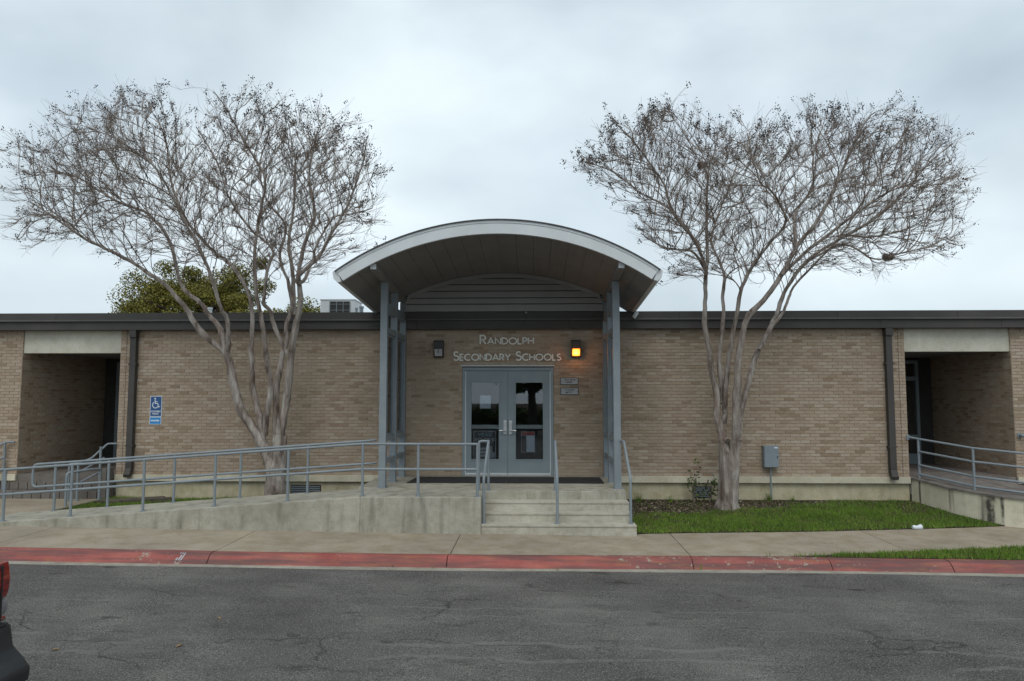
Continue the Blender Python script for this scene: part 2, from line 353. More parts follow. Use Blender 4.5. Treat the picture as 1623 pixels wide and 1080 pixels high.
PROF = [(.012, -.12), (.012, -.004), (-.02, .006), (-.13, .004), (-.185, -.012), (-.235, -.055), (-.285, -.105), (-.315, -.128), (-.315, -.18)]
for a, b in zip([-14, -10.9, -7.45, -4.12, -.76, 2.70, 4.66, 6.35, 9.6], [-10.9, -7.45, -4.12, -.76, 2.70, 4.66, 6.35, 9.6, 14]):
    xs = frange(a+.006, b-.006, .3); mb = MB(); k = len(PROF); dz = rnd.uniform(-.005, .004)
    for x in xs:
        for (dy, z) in PROF: mb.v.append((x, kerb_y(x)+dy, gs(x)+z+dz+.002*math.sin(x*5)))
    for i in range(len(xs)-1):
        for j in range(k-1): mb.f.append((i*k+j, i*k+j+1, (i+1)*k+j+1, (i+1)*k+j))
    mb.f.append(tuple(range(k))[::-1]); mb.f.append(tuple(range((len(xs)-1)*k, len(xs)*k)))
    mb.build('kerb_segment', M['kerb'], kerb, smooth=True)

wm_ = MB()
for k in range(3): wm_.add([(-4.55+k*.035, kerb_y(-4.5)-.16-k*.006, gs(-4.5)+.004), (-4.535+k*.035, kerb_y(-4.5)-.16-k*.006, gs(-4.5)+.004), (-4.555+k*.035, kerb_y(-4.5)-.272, gs(-4.5)-.080), (-4.575+k*.035, kerb_y(-4.5)-.272, gs(-4.5)-.080)], [(0, 1, 2, 3)])
wm_.build('paint_mark', M['plate'], kerb)
def cheek_x(y): return lerp([(-2.4, 9.8), (-1.9, 8.95), (-1.2, 8.55), (-.5, 8.30), (0, 8.19)], y)
def lawn_z(x, y):
    i = lerp(INNER, x); t = max(0, min(1, (y-i)/(-i+.01))); return (walk_z(x, i)+.012)*(1-t)+.165*t+.015*math.sin(x*1.7+y*2)*t*(1-t)*4
def left_z(x, y): return min(.15, ramp_z(x)-.045)+.012*math.sin(x*2+y)
def ramp_z(x): return lerp([(-9.0, .175), (-8.45, .20), (-2.4, .64), (3, .64)], x)
tag(strip('lawn', frange(2.0, 10.3, .25), lambda x: lerp(INNER, x)-.0, lambda x: .03, lawn_z, M['soil'], 10), 'soil bed of the lawn right of the entrance steps', kind='structure')
tag(strip('lawn', frange(-8.42, -2.74, .25), lambda x: -2.09, lambda x: .03, left_z, M['soil'], 6), 'soil bed between the ramp and the wall left of the entrance', kind='structure')
tag(strip('verge', frange(4.0, 14, .25), lambda x: kerb_y(x)+.006, lambda x: outer_y(x)+.004, lambda x, y: walk_z(x, y)-.008, M['soil'], 3), 'soil of the grass verge between kerb and sidewalk', kind='structure')
wk = tag(MB().prism([(-14, -3.35), (-9.0, -3.35), (-9.0, -2.08), (-8.43, -2.08), (-8.43, -.30), (-14, -.30)], 'z', -.3, .172).build('walkway', M['walk']), 'grey concrete walkway at the foot of the ramp leading to the block steps', kind='structure')

def blades(name, label, area, n, zf, dens, h=(.03, .06), seed=3, wide=.005):
    rng = np.random.default_rng(seed); x0, x1, y0, y1 = area
    P = np.c_[rng.uniform(x0, x1, n*2), rng.uniform(y0, y1, n*2)]
    keep = np.array([rng.random() < dens(x, y) for x, y in P]); P = P[keep][:n]; n = len(P)
    Zs = np.array([zf(x, y) for x, y in P]); a = rng.uniform(0, 2*np.pi, n); H = rng.uniform(h[0], h[1], n)*(1+.5*rng.random(n)**4); w = rng.uniform(.6, 1.4, n)*wide
    lean = rng.uniform(0, .7, n)*H; b = rng.uniform(0, 2*np.pi, n)
    v = np.zeros((n, 3, 3)); v[:, 0] = np.c_[P[:, 0]-np.cos(a)*w, P[:, 1]-np.sin(a)*w, Zs-.004]; v[:, 1] = np.c_[P[:, 0]+np.cos(a)*w, P[:, 1]+np.sin(a)*w, Zs-.004]
    v[:, 2] = np.c_[P[:, 0]+np.cos(b)*lean, P[:, 1]+np.sin(b)*lean, Zs+H]
    return tag(link(name, tri_mesh(name, v.reshape(-1, 3)), M['grass']), label, 'grass', kind='stuff')
def tri_mesh(name, v):
    """unconnected triangles from an array of corners"""
    n = len(v)//3; me = bpy.data.meshes.new(name); me.vertices.add(n*3); me.vertices.foreach_set('co', v.astype(np.float32).ravel())
    me.loops.add(n*3); me.loops.foreach_set('vertex_index', np.arange(n*3, dtype=np.int32)); me.polygons.add(n)
    me.polygons.foreach_set('loop_start', np.arange(0, n*3, 3, dtype=np.int32)); me.polygons.foreach_set('loop_total', np.full(n, 3, dtype=np.int32)); me.update(calc_edges=True); return me
def patchy(x, y, s=1.0): return .5+.5*math.sin(x*2.3*s+1.7*math.sin(y*3.1))*math.sin(y*2.9*s+1.3*math.sin(x*1.9+.7))
def right_density(x, y):
    if y < lerp(INNER, x)-.015+.03*math.sin(x*11)*math.sin(x*4.7) or x > cheek_x(y)-.02: return 0
    lim = lerp([(2.1, -2.0), (3.2, -1.75), (4.2, -1.15), (5.2, -.95), (6.2, -.55), (7.0, -.1), (8.6, -.1)], x)+.35*(patchy(x, y)-.5)
    if y > lim: return max(0, .55-(y-lim)*1.6)*(patchy(x, y, 2.1) > .45)+.03
    if x > 7.6 and y > -1.2 and patchy(x, y) > .6: return .2
    return min(1, .45+(lim-y)*1.1)*(.45+.55*patchy(x, y, 1.7))*(.35 if patchy(x+3, y*1.3, 3.1) > .86 else 1)
blades('grass', 'short green lawn right of the entrance steps', (2.12, 9.0, -3.1, 0), 64000, lawn_z, right_density, (.022, .052), 3, .005)
blades('grass', 'thin green verge between the red kerb and sidewalk at right', (4.0, 12, -4.62, -2.7), 24000, lambda x, y: walk_z(x, y), lambda x, y: 0 if not (kerb_y(x)+.01 < y < outer_y(x)+.03*math.sin(x*9)) else (.45 if x < 4.8 else 1), (.025, .06), 4, .005)
blades('grass', 'small green grass patch behind the ramp at left', (-8.4, -2.8, -2.1, -.05), 16000, left_z, lambda x, y: (.9 if x < -5.2 else .25)*(.5+.5*patchy(x, y)), (.03, .07), 5, .006)
blades('grass', 'weeds growing in cracks along the kerb', (-1, 4.6, -5.2, -4.5), 420, lambda x, y: gs(x)-(.12 if y < kerb_y(x)-.25 else .0), lambda x, y: 1.0 if (abs(x-2.72) < .12 and abs(y-kerb_y(x)+.30) < .05) or (abs(x-4.66) < .06 and abs(y-kerb_y(x)+.33) < .05) or (x > 3.2 and abs(y-kerb_y(x)-.01) < .015 and patchy(x, y) > .6) else 0, (.03, .09), 6, .005)
def chips():
    rng = np.random.default_rng(11); vs = []
    while len(vs) < 5200:
        x = rng.uniform(2.2, 7.4); y = rng.uniform(-2.0, -.02)
        if y < lerp([(2.1, -1.9), (4.2, -1.2), (6.2, -.6), (7.4, -.3)], x): continue
        z = lawn_z(x, y)+.006; a = rng.uniform(0, 6.28); l = rng.uniform(.008, .028); w = l*rng.uniform(.3, .8); d = np.array([math.cos(a), math.sin(a)]); e = np.array([-d[1], d[0]]); t = rng.uniform(-.012, .012, 4)
        q = [np.array([*(np.array([x, y])+d*sx*l+e*sy*w), z+t[k]]) for k, (sx, sy) in enumerate(((-1, -1), (1, -1), (1, 1), (-1, 1)))]
        vs.append(np.array([q[0], q[1], q[2]])); vs.append(np.array([q[0], q[2], q[3]]))
    tag(link('mulch', tri_mesh('mulch', np.array(vs).reshape(-1, 3)), M['chips']), 'brown mulch and dry leaf litter along the foot of the wall', 'mulch', kind='stuff')
chips()

# ------------------------------------------------------------------ the school building
LAND = .64
school = thing('school_building', (-.1, 5, 0), 'long low tan brick school building with flat dark bronze roof edge', 'building')
ZB, ZT, CH = .652, 3.74, .0677
WL, WR = -8.43, 8.19                       # front wall between the two recesses
fw = MB()
fw.box(WL, -1.05, .009, .25, .50, 3.9).box(.873, WR, .009, .25, .50, 3.9).box(-1.05, .873, .009, .25, 2.93, 3.9)
front = fw.build('front_wall', M['mortar'], school)
left_wing = box(-16, -10.58, .009, .25, .3, 3.9).build('left_wing_wall', M['mortar'], school)
right_wing = box(10.36, 16, .009, .25, .3, 3.9).build('right_wing_wall', M['mortar'], school)
def brick_rows(a, b, skip, off=0.0):
    """(start, end, bottom) of the bricks of one wall along its length"""
    out = []; r = 0; z = ZB
    while z+CH < ZT+.03:
        x = a-(.1015 if r % 2 else 0)-off
        while x < b:
            s, e = max(a, x)+.005, min(b, x+.203)-.005
            segs = [(s, e)]
            for (p, q, z0, z1) in skip:
                if z < z1 and z+CH > z0:
                    segs = [t for (u, v) in segs for t in ((u, min(v, p-.004)), (max(u, q+.004), v)) if t[1]-t[0] > .02]
            out += [(u, v, z) for (u, v) in segs if v-u > .02]
            x += .203
        z += CH; r += 1
    return out
def brick_verts(u, v, z, proud):
    b = .0025; y0, y1 = -proud, .02; z1 = z+CH-.0095
    return [(u, y1, z), (v, y1, z), (v, y1, z1), (u, y1, z1), (u+b, y0, z+b), (v-b, y0, z+b), (v-b, y0, z1-b), (u+b, y0, z1-b)]
BF = [(4, 5, 6, 7), (0, 1, 5, 4), (1, 2, 6, 5), (2, 3, 7, 6), (3, 0, 4, 7)]
fb = brick_rows(WL, WR, [(-1.05, .873, 0, 2.965)])
fb.sort(key=lambda t: ((t[0]+t[1])/2-.15)**2+((t[2]-2.15)*1.1)**2+(4 if (t[1]-t[0]) < .18 else 0))
single, rest = fb[:300], fb[300:]
cache = {}
for (u, v, z) in single:
    k = round(v-u, 3)
    if k not in cache:
        mb = MB().add(brick_verts(-(v-u)/2, (v-u)/2, 0, 0), BF); cache[k] = mb.mesh('brick'); cache[k].materials.append(M['brick_single'])
    link('brick', cache[k], None, front, ((u+v)/2, -rnd.uniform(0, .0025), z))
def brick_field(rows, name, parent, place=None):
    mb = MB()
    for (u, v, z) in rows:
        vs = brick_verts(u, v, z, rnd.uniform(0, .0025))
        mb.add([place(p) for p in vs] if place else vs, BF)
    return tag(mb.build(name, M['brick'], parent), kind='stuff')
brick_field(rest, 'brickwork', front)
brick_field(brick_rows(-16, -10.58, []), 'brickwork', left_wing)
brick_field(brick_rows(10.36, 16, []), 'brickwork', right_wing)
RD = 3.15                                   # depth of the two entrance recesses
lw = box(-10.83, -10.589, .25, RD, .3, 3.9).build('recess_wall', M['mortar'], school)
brick_field(brick_rows(.0, RD, []), 'brickwork', lw, lambda p: (-10.58-p[1], p[0], p[2]))
rw = box(10.369, 10.61, .25, RD, .3, 3.9).build('recess_wall', M['mortar'], school)
brick_field(brick_rows(.0, RD, []), 'brickwork', rw, lambda p: (10.36+p[1], p[0], p[2]))
for s, x in ((1, WL), (-1, WR)):
    w = box(min(x+s*.009, x+s*.24), max(x+s*.009, x+s*.24), .25, RD, .3, 3.9).build('recess_wall', M['mortar'], school)
    brick_field(brick_rows(.0, RD, []), 'brickwork', w, lambda p, s=s, x=x: (x+s*p[1], p[0], p[2]))
    box(x+s*.125, x+s*.139, -.0035, .03, .652, 3.74).build('control_joint', M['sealant'], school)
for x0, x1, xd in ((-10.589, WL-.0, -1), (WR+.0, 10.369, 1)):
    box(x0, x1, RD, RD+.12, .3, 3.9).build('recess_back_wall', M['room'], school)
    box(x0+.004, x1-.004, .02, RD, .30, .648).build('recess_floor', M['deck'] if xd > 0 else M['block'], school)
    box(x0+.004, x1-.004, .25, RD, 3.27, 3.5).build('recess_ceiling', M['soffit'], school)
    box(x0+.012, x1-.012, .035, .245, 3.235, 3.735).build('lintel_panel', M['cream'], school)
    # glazed door in the back of the recess, next to the inner wall
    e = x1 if xd < 0 else x0; sgn = -1 if xd < 0 else 1
    def X(a): return e+sgn*a
    d = MB()
    for a, b in ((.0, .07), (.84, .91), (1.75, 1.82)): d.box(min(X(a), X(b)), max(X(a), X(b)), RD-.09, RD-.002, .65, 3.2)
    for z0, z1 in ((.65, .90), (1.25, 1.36), (2.70, 2.80), (3.12, 3.2)):
        for a, b in ((.07, .84), (.91, 1.75)): d.box(min(X(a), X(b)), max(X(a), X(b)), RD-.085, RD-.004, z0, z1)
    dd = d.build('recess_door', M['door_paint'], school)
    for a, b in ((.07, .84), (.91, 1.75)):
        for z0, z1 in ((.90, 1.25), (1.36, 2.70), (2.80, 3.12)):
            box(min(X(a), X(b)), max(X(a), X(b)), RD-.05, RD-.044, z0, z1).build('pane', M['glass'], dd)
    for k, z in enumerate((2.93, 3.03)):
        box(min(X(.10), X(.42)), max(X(.10), X(.42)), RD-.035, RD-.012, z, z+.035).build('tube_light', M['tube_on'], dd)
for a, b in ((-16, -10.58), (WL, -2.78), (2.10, WR), (10.36, 16)):
    box(a, b, -.045, .2, .515, .650).build('sill_band', M['cream_band'], school, bevel=.006)
    box(a, b, .035, .24, -.3, .514).build('foundation', M['cream_low'], school)
rj = [-16, -12.9, -9.75, -6.1, -2.9, .3, 3.5, 6.75, 9.2, 12.4, 16]
for a, b in zip(rj, rj[1:]):
    box(a+.002, b-.002, -.20, .3, 3.905, 4.075).build('coping_panel', M['bronze'], school, bevel=.004)
    box(a+.002, b-.002, -.222, -.201, 3.895, 3.93).build('drip_edge', M['bronze_edge'], school)
for a, b in zip([v+.9 for v in rj], [v+.9 for v in rj[1:]]):
    box(a+.002, b-.002, -.17, .22, 3.715, 3.9).build('fascia_panel', M['bronze'], school, bevel=.003)
box(-16, 16, .3, 16, 3.75, 3.98).build('roof', M['roofing'], school)
for x in (-8.10, 7.82):
    ds = box(x-.065, x+.065, -.125, -.012, .80, 3.56).build('downspout', M['bronze'], school, bevel=.008)
    box(x-.075, x+.075, -.16, -.01, 3.56, 3.712).build('leader_head', M['bronze'], ds, bevel=.006)
    MB().prism([(-.012, .80), (-.125, .80), (-.155, .70), (-.195, .665), (-.17, .60), (-.09, .63), (-.05, .70)], 'x', x-.065, x+.065).build('outlet_elbow', M['bronze'], ds)
    for z in (1.25, 2.97): box(x-.085, x+.085, -.131, -.006, z, z+.03).build('strap', M['bronze'], ds)
for a, b in ((-4.68, -4.03), (3.75, 4.14)):
    vg = box(a, b, .026, .05, .20, .44).build('vent_grille', M['bronze'], school)
    for k in range(5): box(a+.02, b-.02, .012, .028, .225+k*.042, .245+k*.042).build('slat', M['cabinet'], vg)

# the main double door
DL, DR, DT = -1.05, .873, 2.905
fr = MB().box(DL+.003, DL+.055, -.012, .14, LAND+.004, DT).box(DR-.055, DR-.003, -.012, .14, LAND+.004, DT).box(DL+.055, DR-.055, -.012, .14, DT-.06, DT)
fr.build('door_frame', M['door_paint'], school, bevel=.004)
box(DL-.03, DR+.03, -.035, .05, 2.935, 2.958).build('drip_cap', M['white_metal'], school)
box(DL+.003, DR-.003, -.008, .1, 2.907, 2.933).build('lintel_angle', M['bronze_edge'], school)
mid = (DL+DR)/2
for s, a, b in ((-1, DL+.057, mid-.003), (1, mid+.003, DR-.057)):
    g0, g1 = (a+.135, b-.185) if s < 0 else (a+.165, b-.165); z0, z1 = .985, 2.59
    lf = MB().box(a, g0, .02, .065, .665, DT-.062).box(g1, b, .02, .065, .665, DT-.062).box(g0, g1, .02, .065, .665, z0).box(g0, g1, .02, .065, z1, DT-.062)
    leaf = lf.build('door', M['door_paint'], school)
    bead = MB()
    for (p, q, r, t) in ((g0-.028, g0, z0-.028, z1+.028), (g1, g1+.028, z0-.028, z1+.028), (g0, g1, z0-.028, z0), (g0, g1, z1, z1+.028)): bead.box(p, q, .008, .0195, r, t)
    bead.build('glazing_bead', M['door_paint'], leaf)
    box(g0, g1, .04, .046, z0, z1).build('pane', M['glass'], leaf)
    box(g0-.05, g1+.05, .09, .13, 1.62, 1.70).build('push_bar', M['white_metal'], leaf)
    box(a+.004, b-.004, .010, .0195, .667, .70).build('door_sweep', M['white_metal'], leaf)
    h = a if s < 0 else b
    box(min(h, h-s*.022), max(h, h-s*.022), .004, .0195, .70, DT-.07).build('hinge', M['white_metal'], leaf)
    c = b-.055 if s < 0 else a+.055
    box(c-.035, c+.035, -.012, .0195, 1.50, 1.79).build('lock_plate', M['steel'], leaf, bevel=.01)
    MB().tube([(c, -.012, 1.585), (c, -.06, 1.585), (c+s*.02, -.07, 1.585), (c+s*.12, -.07, 1.585)], .013, 8).build('lever_handle', M['steel'], leaf, smooth=True)
    MB().tube([(c, -.012, 1.72), (c, -.026, 1.72)], .022, 10).build('lock_cylinder', M['steel'], leaf)
box(DL+.05, DR-.05, -.02, .15, LAND+.004, LAND+.022).build('threshold', M['steel'], school)
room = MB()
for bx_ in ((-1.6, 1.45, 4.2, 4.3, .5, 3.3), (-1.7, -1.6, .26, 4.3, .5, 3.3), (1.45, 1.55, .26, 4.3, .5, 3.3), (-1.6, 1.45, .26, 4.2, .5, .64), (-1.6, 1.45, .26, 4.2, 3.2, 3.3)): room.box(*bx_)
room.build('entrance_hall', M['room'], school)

# ------------------------------------------------------------------ lettering
def ribbon(mb, pts, w, y0, y1, closed=False):
    pts = [Vector((p[0], p[1])) for p in pts]; n = len(pts); L, R = [], []
    for i in range(n):
        a = pts[(i-1) % n] if (closed or i > 0) else pts[i]; b = pts[(i+1) % n] if (closed or i < n-1) else pts[i]
        d1 = (pts[i]-a).normalized() if (pts[i]-a).length > 1e-9 else None; d2 = (b-pts[i]).normalized() if (b-pts[i]).length > 1e-9 else None
        d1 = d1 or d2; d2 = d2 or d1; t = (d1+d2).normalized() if (d1+d2).length > .2 else d2
        nn = Vector((-t.y, t.x)); k = min(1.8, 1/max(.3, nn.dot(Vector((-d1.y, d1.x)))))
        L.append(pts[i]+nn*w/2*k); R.append(pts[i]-nn*w/2*k)
    for i in range(n if closed else n-1):
        j = (i+1) % n
        q = [R[i], R[j], L[j], L[i]]; v = [(p.x, y0, p.y) for p in q]+[(p.x, y1, p.y) for p in q]
        mb.add(v, [(0, 1, 2, 3), (7, 6, 5, 4), (0, 4, 5, 1), (2, 6, 7, 3), (1, 5, 6, 2), (3, 7, 4, 0)])
def arc(cx, cz, rx, rz, a0, a1, n=14): return [(cx+rx*math.cos(math.radians(a0+(a1-a0)*i/n)), cz+rz*math.sin(math.radians(a0+(a1-a0)*i/n))) for i in range(n+1)]
GLYPH = {
 'R': (.56, [([(0, 0), (0, 1), (.22, 1)]+arc(.24, .74, .26, .26, 90, -90)+[(0, .48)], 0), ([(.22, .48), (.54, 0)], 0)]),
 'A': (.80, [([(0, 0), (.40, 1), (.80, 0)], 0), ([(.13, .30), (.67, .30)], 0)]),
 'N': (.68, [([(0, 0), (0, 1), (.68, 0), (.68, 1)], 0)]),
 'D': (.70, [([(0, 0), (0, 1), (.2, 1)]+arc(.2, .5, .5, .5, 90, -90)+[(0, 0)], 0)]),
 'O': (.96, [(arc(.48, .5, .48, .5, 0, 345, 23), 1)]),
 'L': (.42, [([(0, 1), (0, 0), (.42, 0)], 0)]),
 'P': (.50, [([(0, 0), (0, 1), (.2, 1)]+arc(.22, .74, .28, .26, 90, -90)+[(0, .48)], 0)]),
 'H': (.66, [([(0, 0), (0, 1)], 0), ([(.66, 0), (.66, 1)], 0), ([(0, .52), (.66, .52)], 0)]),
 'S': (.52, [(arc(.26, .76, .22, .24, 30, 270, 12)+arc(.26, .26, .26, .26, 90, -150, 12)[1:], 0)]),
 'E': (.44, [([(.44, 1), (0, 1), (0, 0), (.44, 0)], 0), ([(0, .52), (.40, .52)], 0)]),
 'C': (.80, [(arc(.48, .5, .48, .5, 50, 310, 18), 0)]),
 'Y': (.68, [([(0, 1), (.34, .46), (.68, 1)], 0), ([(.34, .46), (.34, 0)], 0)]),
 'B': (.50, [([(0, 0), (0, 1), (.2, 1)]+arc(.22, .76, .22, .24, 90, -90)+arc(.22, .26, .28, .26, 90, -90)+[(0, 0)], 0), ([(0, .52), (.22, .52)], 0)]),
 'K': (.56, [([(0, 0), (0, 1)], 0), ([(.54, 1), (.02, .46)], 0), ([(.16, .6), (.56, 0)], 0)]),
 'I': (.02, [([(0, 0), (0, 1)], 0)]), 'U': (.62, [([(0, 1), (0, .3)]+arc(.31, .3, .31, .3, 180, 360, 10)+[(.62, 1)], 0)]),
 'T': (.60, [([(0, 1), (.60, 1)], 0), ([(.30, 1), (.30, 0)], 0)])}
def letter_line(text, x0, x1, zb, hc, hs, parent, mat, w, y0, y1, gap=.20, joined=False, name='letter'):
    cur = 0; items = []; first = True
    for ch in text:
        if ch == ' ': cur += .62*hs; first = True; continue
        h = hc if first else hs; first = False
        items.append((ch, cur, h)); cur += GLYPH[ch][0]*h+gap*hs
    k = (x1-x0)/(cur-gap*hs); mb = MB()
    for ch, c, h in items:
        if not joined: mb = MB()
        for pts, closed in GLYPH[ch][1]: ribbon(mb, [(x0+(c+p[0]*h)*k, zb+w/2+p[1]*(h-w)) for p in pts], w*(1.12 if h == hc and hc != hs else 1), y0, y1, bool(closed))
        if not joined: mb.build(name, mat, parent)
    if joined: mb.build(name, mat, parent)
sg = thing('lettering_sign', (-.1, -.03, 3.05), 'raised metal letters reading RANDOLPH SECONDARY SCHOOLS above the double door', 'sign')
letter_line('RANDOLPH', -.672, .455, 3.395, .205, .153, sg, M['letter'], .026, -.034, -.010)
letter_line('SECONDARY SCHOOLS', -1.235, 1.030, 3.050, .205, .153, sg, M['letter'], .026, -.034, -.010)
for z, lab in ((2.545, 'upper of the two small silver plaques right of the double door'), (2.333, 'lower of the two small silver plaques right of the double door')):
    p = thing('wall_plaque', (1.21, -.02, z), lab, 'plaque')
    box(1.018, 1.402, -.016, -.003, z, z+.148).build('frame', M['bronze'], p)
    box(1.030, 1.390, -.022, -.0165, z+.011, z+.137).build('plate', M['plate'], p)
    mk = MB()
    for row, (a, b) in enumerate(((1.10, 1.32), (1.13, 1.27))):
        x = a
        while x < b:
            wdt = rnd.uniform(.012, .02); zt = z+.115-row*.048
            mk.box(x, x+.004, -.0245, -.0225, zt-.028, zt); mk.box(x+.004, x+wdt, -.0245, -.0225, zt-rnd.choice((.004, .016, .028)), zt-rnd.choice((.0, .001))+.0)
            x += wdt+.007
    mk.build('lettering', M['black_metal'], p)
    for x in (1.05, 1.37): MB().tube([(x, -.0165, z+.074), (x, -.026, z+.074)], .008, 8).build('screw', M['bronze'], p)
# accessibility sign
s = thing('accessibility_sign', (-7.605, -.01, 1.70), 'blue wheelchair accessible route sign with arrow beside the left downspout', 'sign')
box(-7.733, -7.478, -.014, -.004, 1.872, 2.309).build('panel_border', M['sign_white'], s)
box(-7.721, -7.490, -.0165, -.0145, 1.884, 2.297).build('panel', M['sign_blue'], s)
box(-7.736, -7.481, -.014, -.004, 1.705, 1.866).build('arrow_panel_border', M['sign_white'], s)
box(-7.724, -7.493, -.0165, -.0145, 1.717, 1.854).build('arrow_panel', M['sign_sky'], s)
wm = MB(); cx, cz = -7.615, 2.14
ribbon(wm, arc(cx, cz-.02, .062, .066, 120, 345, 18), .018, -.0195, -.017)
ribbon(wm, [(cx-.01, cz+.085), (cx-.006, cz+.012), (cx+.045, cz+.012), (cx+.072, cz-.062), (cx+.098, cz-.052)], .019, -.0195, -.017)
ribbon(wm, [(cx-.006, cz+.050), (cx+.045, cz+.050)], .014, -.0198, -.0172)
wm.add([(p[0], -.0195, p[1]) for p in arc(cx-.01, cz+.112, .02, .02, 0, 337.5, 15)], [tuple(range(16))])
wm.build('wheelchair_symbol', M['sign_white'], s)
letter_line('ACCESSIBLE', -7.712, -7.500, 1.965, .036, .036, s, M['sign_white'], .008, -.0195, -.017, .3, True, 'lettering')
letter_line('ROUTE', -7.672, -7.545, 1.915, .036, .036, s, M['sign_white'], .008, -.0195, -.017, .3, True, 'lettering')
am = MB(); ribbon(am, [(-7.705, 1.786), (-7.560, 1.786)], .026, -.0195, -.017)
am.add([(-7.562, -.0195, 1.757), (-7.512, -.0195, 1.786), (-7.562, -.0195, 1.815)], [(0, 1, 2)]); am.build('arrow', M['sign_white'], s)

# ------------------------------------------------------------------ wall lamps, notices, electrical box
for x0, lit, lab in ((-1.645, 0, 'unlit black wall lamp left of the raised lettering'), (1.247, 1, 'lit amber wall lamp right of the raised lettering')):
    t = thing('wall_lamp', (x0+.1, -.05, 3.12), lab, 'lamp', 'wall lamps beside the lettering')
    hs = MB().prism([(-.005, 3.12), (-.11, 3.12), (-.125, 3.14), (-.17, 3.30), (-.17, 3.455), (-.155, 3.475), (-.005, 3.475)][::-1], 'x', x0, x0+.20)
    hs.build('housing', M['black_metal'], t)
    lz = [(-.1205, 3.148), (-.158, 3.293)]
    MB().add([(x0+.022, lz[0][0]-.012, lz[0][1]), (x0+.178, lz[0][0]-.012, lz[0][1]), (x0+.178, lz[1][0]-.012, lz[1][1]), (x0+.022, lz[1][0]-.012, lz[1][1]),
              (x0+.022, lz[0][0], lz[0][1]), (x0+.178, lz[0][0], lz[0][1]), (x0+.178, lz[1][0], lz[1][1]), (x0+.022, lz[1][0], lz[1][1])],
             [(0, 1, 2, 3), (4, 7, 6, 5), (0, 4, 5, 1), (2, 6, 7, 3), (1, 5, 6, 2), (3, 7, 4, 0)]).build('lens', M['lamp_on'] if lit else M['lens_off'], t)
    if lit:
        ld = bpy.data.lights.new('amber_lamp_light', 'POINT'); ld.energy = 2.4; ld.color = (1.0, .33, .05); ld.shadow_soft_size = .06
        lo = bpy.data.objects.new('amber_lamp_light', ld); col.objects.link(lo); lo.parent = t; lo.location = Vector((x0+.1, -.20, 3.20))-t.location
    MB().box(x0+.095, x0+.105, -.185, -.160, 3.20, 3.29).build('lens_rib', M['black_metal'], t) if not lit else None
n1 = tag(box(-.68, -.45, .049, .052, 2.045, 2.32).build('paper_sheet', M['white_paper']), 'blank pale sheet of paper high behind the left door glass', 'paper')
ps = thing('poster', (-.58, .06, .99), 'dark poster reading YEAR BOOKS low behind the left door glass', 'poster')
box(-.812, -.345, .056, .060, .99, 1.575).build('poster_border', M['poster_grey'], ps)
box(-.800, -.357, .052, .0555, 1.00, 1.563).build('poster_sheet', M['poster_dark'], ps)
letter_line('YEAR', -.715, -.435, 1.455, .075, .075, ps, M['poster_blue'], .015, .049, .0515, .22, True, 'lettering')
letter_line('BOOKS', -.785, -.375, 1.355, .075, .075, ps, M['poster_grey'], .015, .049, .0515, .22, True, 'lettering')
for k, (a, b, c) in enumerate(((-.70, -.52, 1.17), (-.71, -.50, 1.10), (-.72, -.48, 1.03))): MB().prism([(a, c), (b, c+.01), (b+.01, c+.058), (a, c+.05)], 'y', .049, .0515).build('printed_book', M['poster_grey'], ps)
MB().prism([(-.47, 1.01), (-.37, 1.02), (-.36, 1.12), (-.41, 1.13), (-.44, 1.25), (-.48, 1.26)], 'y', .049, .0515).build('printed_shape', M['poster_grey'], ps)
ps = thing('notice', (.34, .06, 1.13), 'white notice with red heading low behind the right door glass', 'notice')
box(.19, .483, .056, .060, 1.128, 1.564).build('sheet', M['poster_grey'], ps)
box(.20, .473, .051, .0555, 1.485, 1.553).build('heading', M['poster_red'], ps)
box(.20, .295, .051, .0555, 1.138, 1.475).build('picture_column', M['poster_dark'], ps)
box(.305, .473, .051, .0555, 1.138, 1.475).build('text_column', M['white_paper'], ps)
t = thing('electrical_box', (5.335, -.1, .83), 'grey steel electrical cabinet on the wall right of the right tree', 'electrical box')
box(5.185, 5.484, -.15, -.008, .845, 1.288).build('cabinet', M['cabinet'], t, bevel=.005)
box(5.196, 5.478, -.168, -.151, .852, 1.281).build('door', M['cabinet'], t, bevel=.004)
box(5.39, 5.465, -.172, -.169, 1.235, 1.262).build('label_plate', M['white_paper'], t)
box(5.445, 5.458, -.178, -.169, 1.04, 1.075).build('latch', M['bronze'], t)
MB().tube([(5.34, -.07, .85), (5.34, -.07, .12)], .016, 8).build('conduit', M['cabinet'], t, smooth=True)

# ------------------------------------------------------------------ landing, ramp, stairs and mats
rp = thing('concrete_ramp', (-4.5, -2.7, 0), 'grey stained concrete ramp rising from the left to the entrance landing', 'ramp')
MB().prism([(-.41, -3.38), (-.41, -2.5), (2.07, -2.5), (2.07, -.004), (-2.75, -.004), (-2.75, -2.1), (-2.4, -2.1), (-2.4, -3.38)], 'z', -.25, LAND).build('landing_slab', M['concrete'], rp, bevel=.012)
MB().prism([(-2.401, -.25), (-2.401, LAND), (-8.45, .20), (-9.0, .176), (-9.0, -.25)][::-1], 'y', -3.379, -2.09).build('ramp_slab', M['concrete'], rp, bevel=.012)
st = thing('concrete_stairs', (.83, -2.9, 0), 'pale concrete entrance steps below the arched canopy', 'stairs')
for k, (y0, y1, z, xr) in enumerate(((-2.77, -2.5, .495, 2.082), (-3.04, -2.77, .345, 2.10), (-3.33, -3.04, .195, 2.135))):
    xl = -.405 if k < 2 else -.408
    MB().prism([(y1-.001, -.25), (y1-.001, z), (y0-.012, z), (y0-.012, z-.03), (y0, z-.045), (y0, -.25)], 'x', xl, xr).build('step', M['concrete_step'], st, bevel=.006)
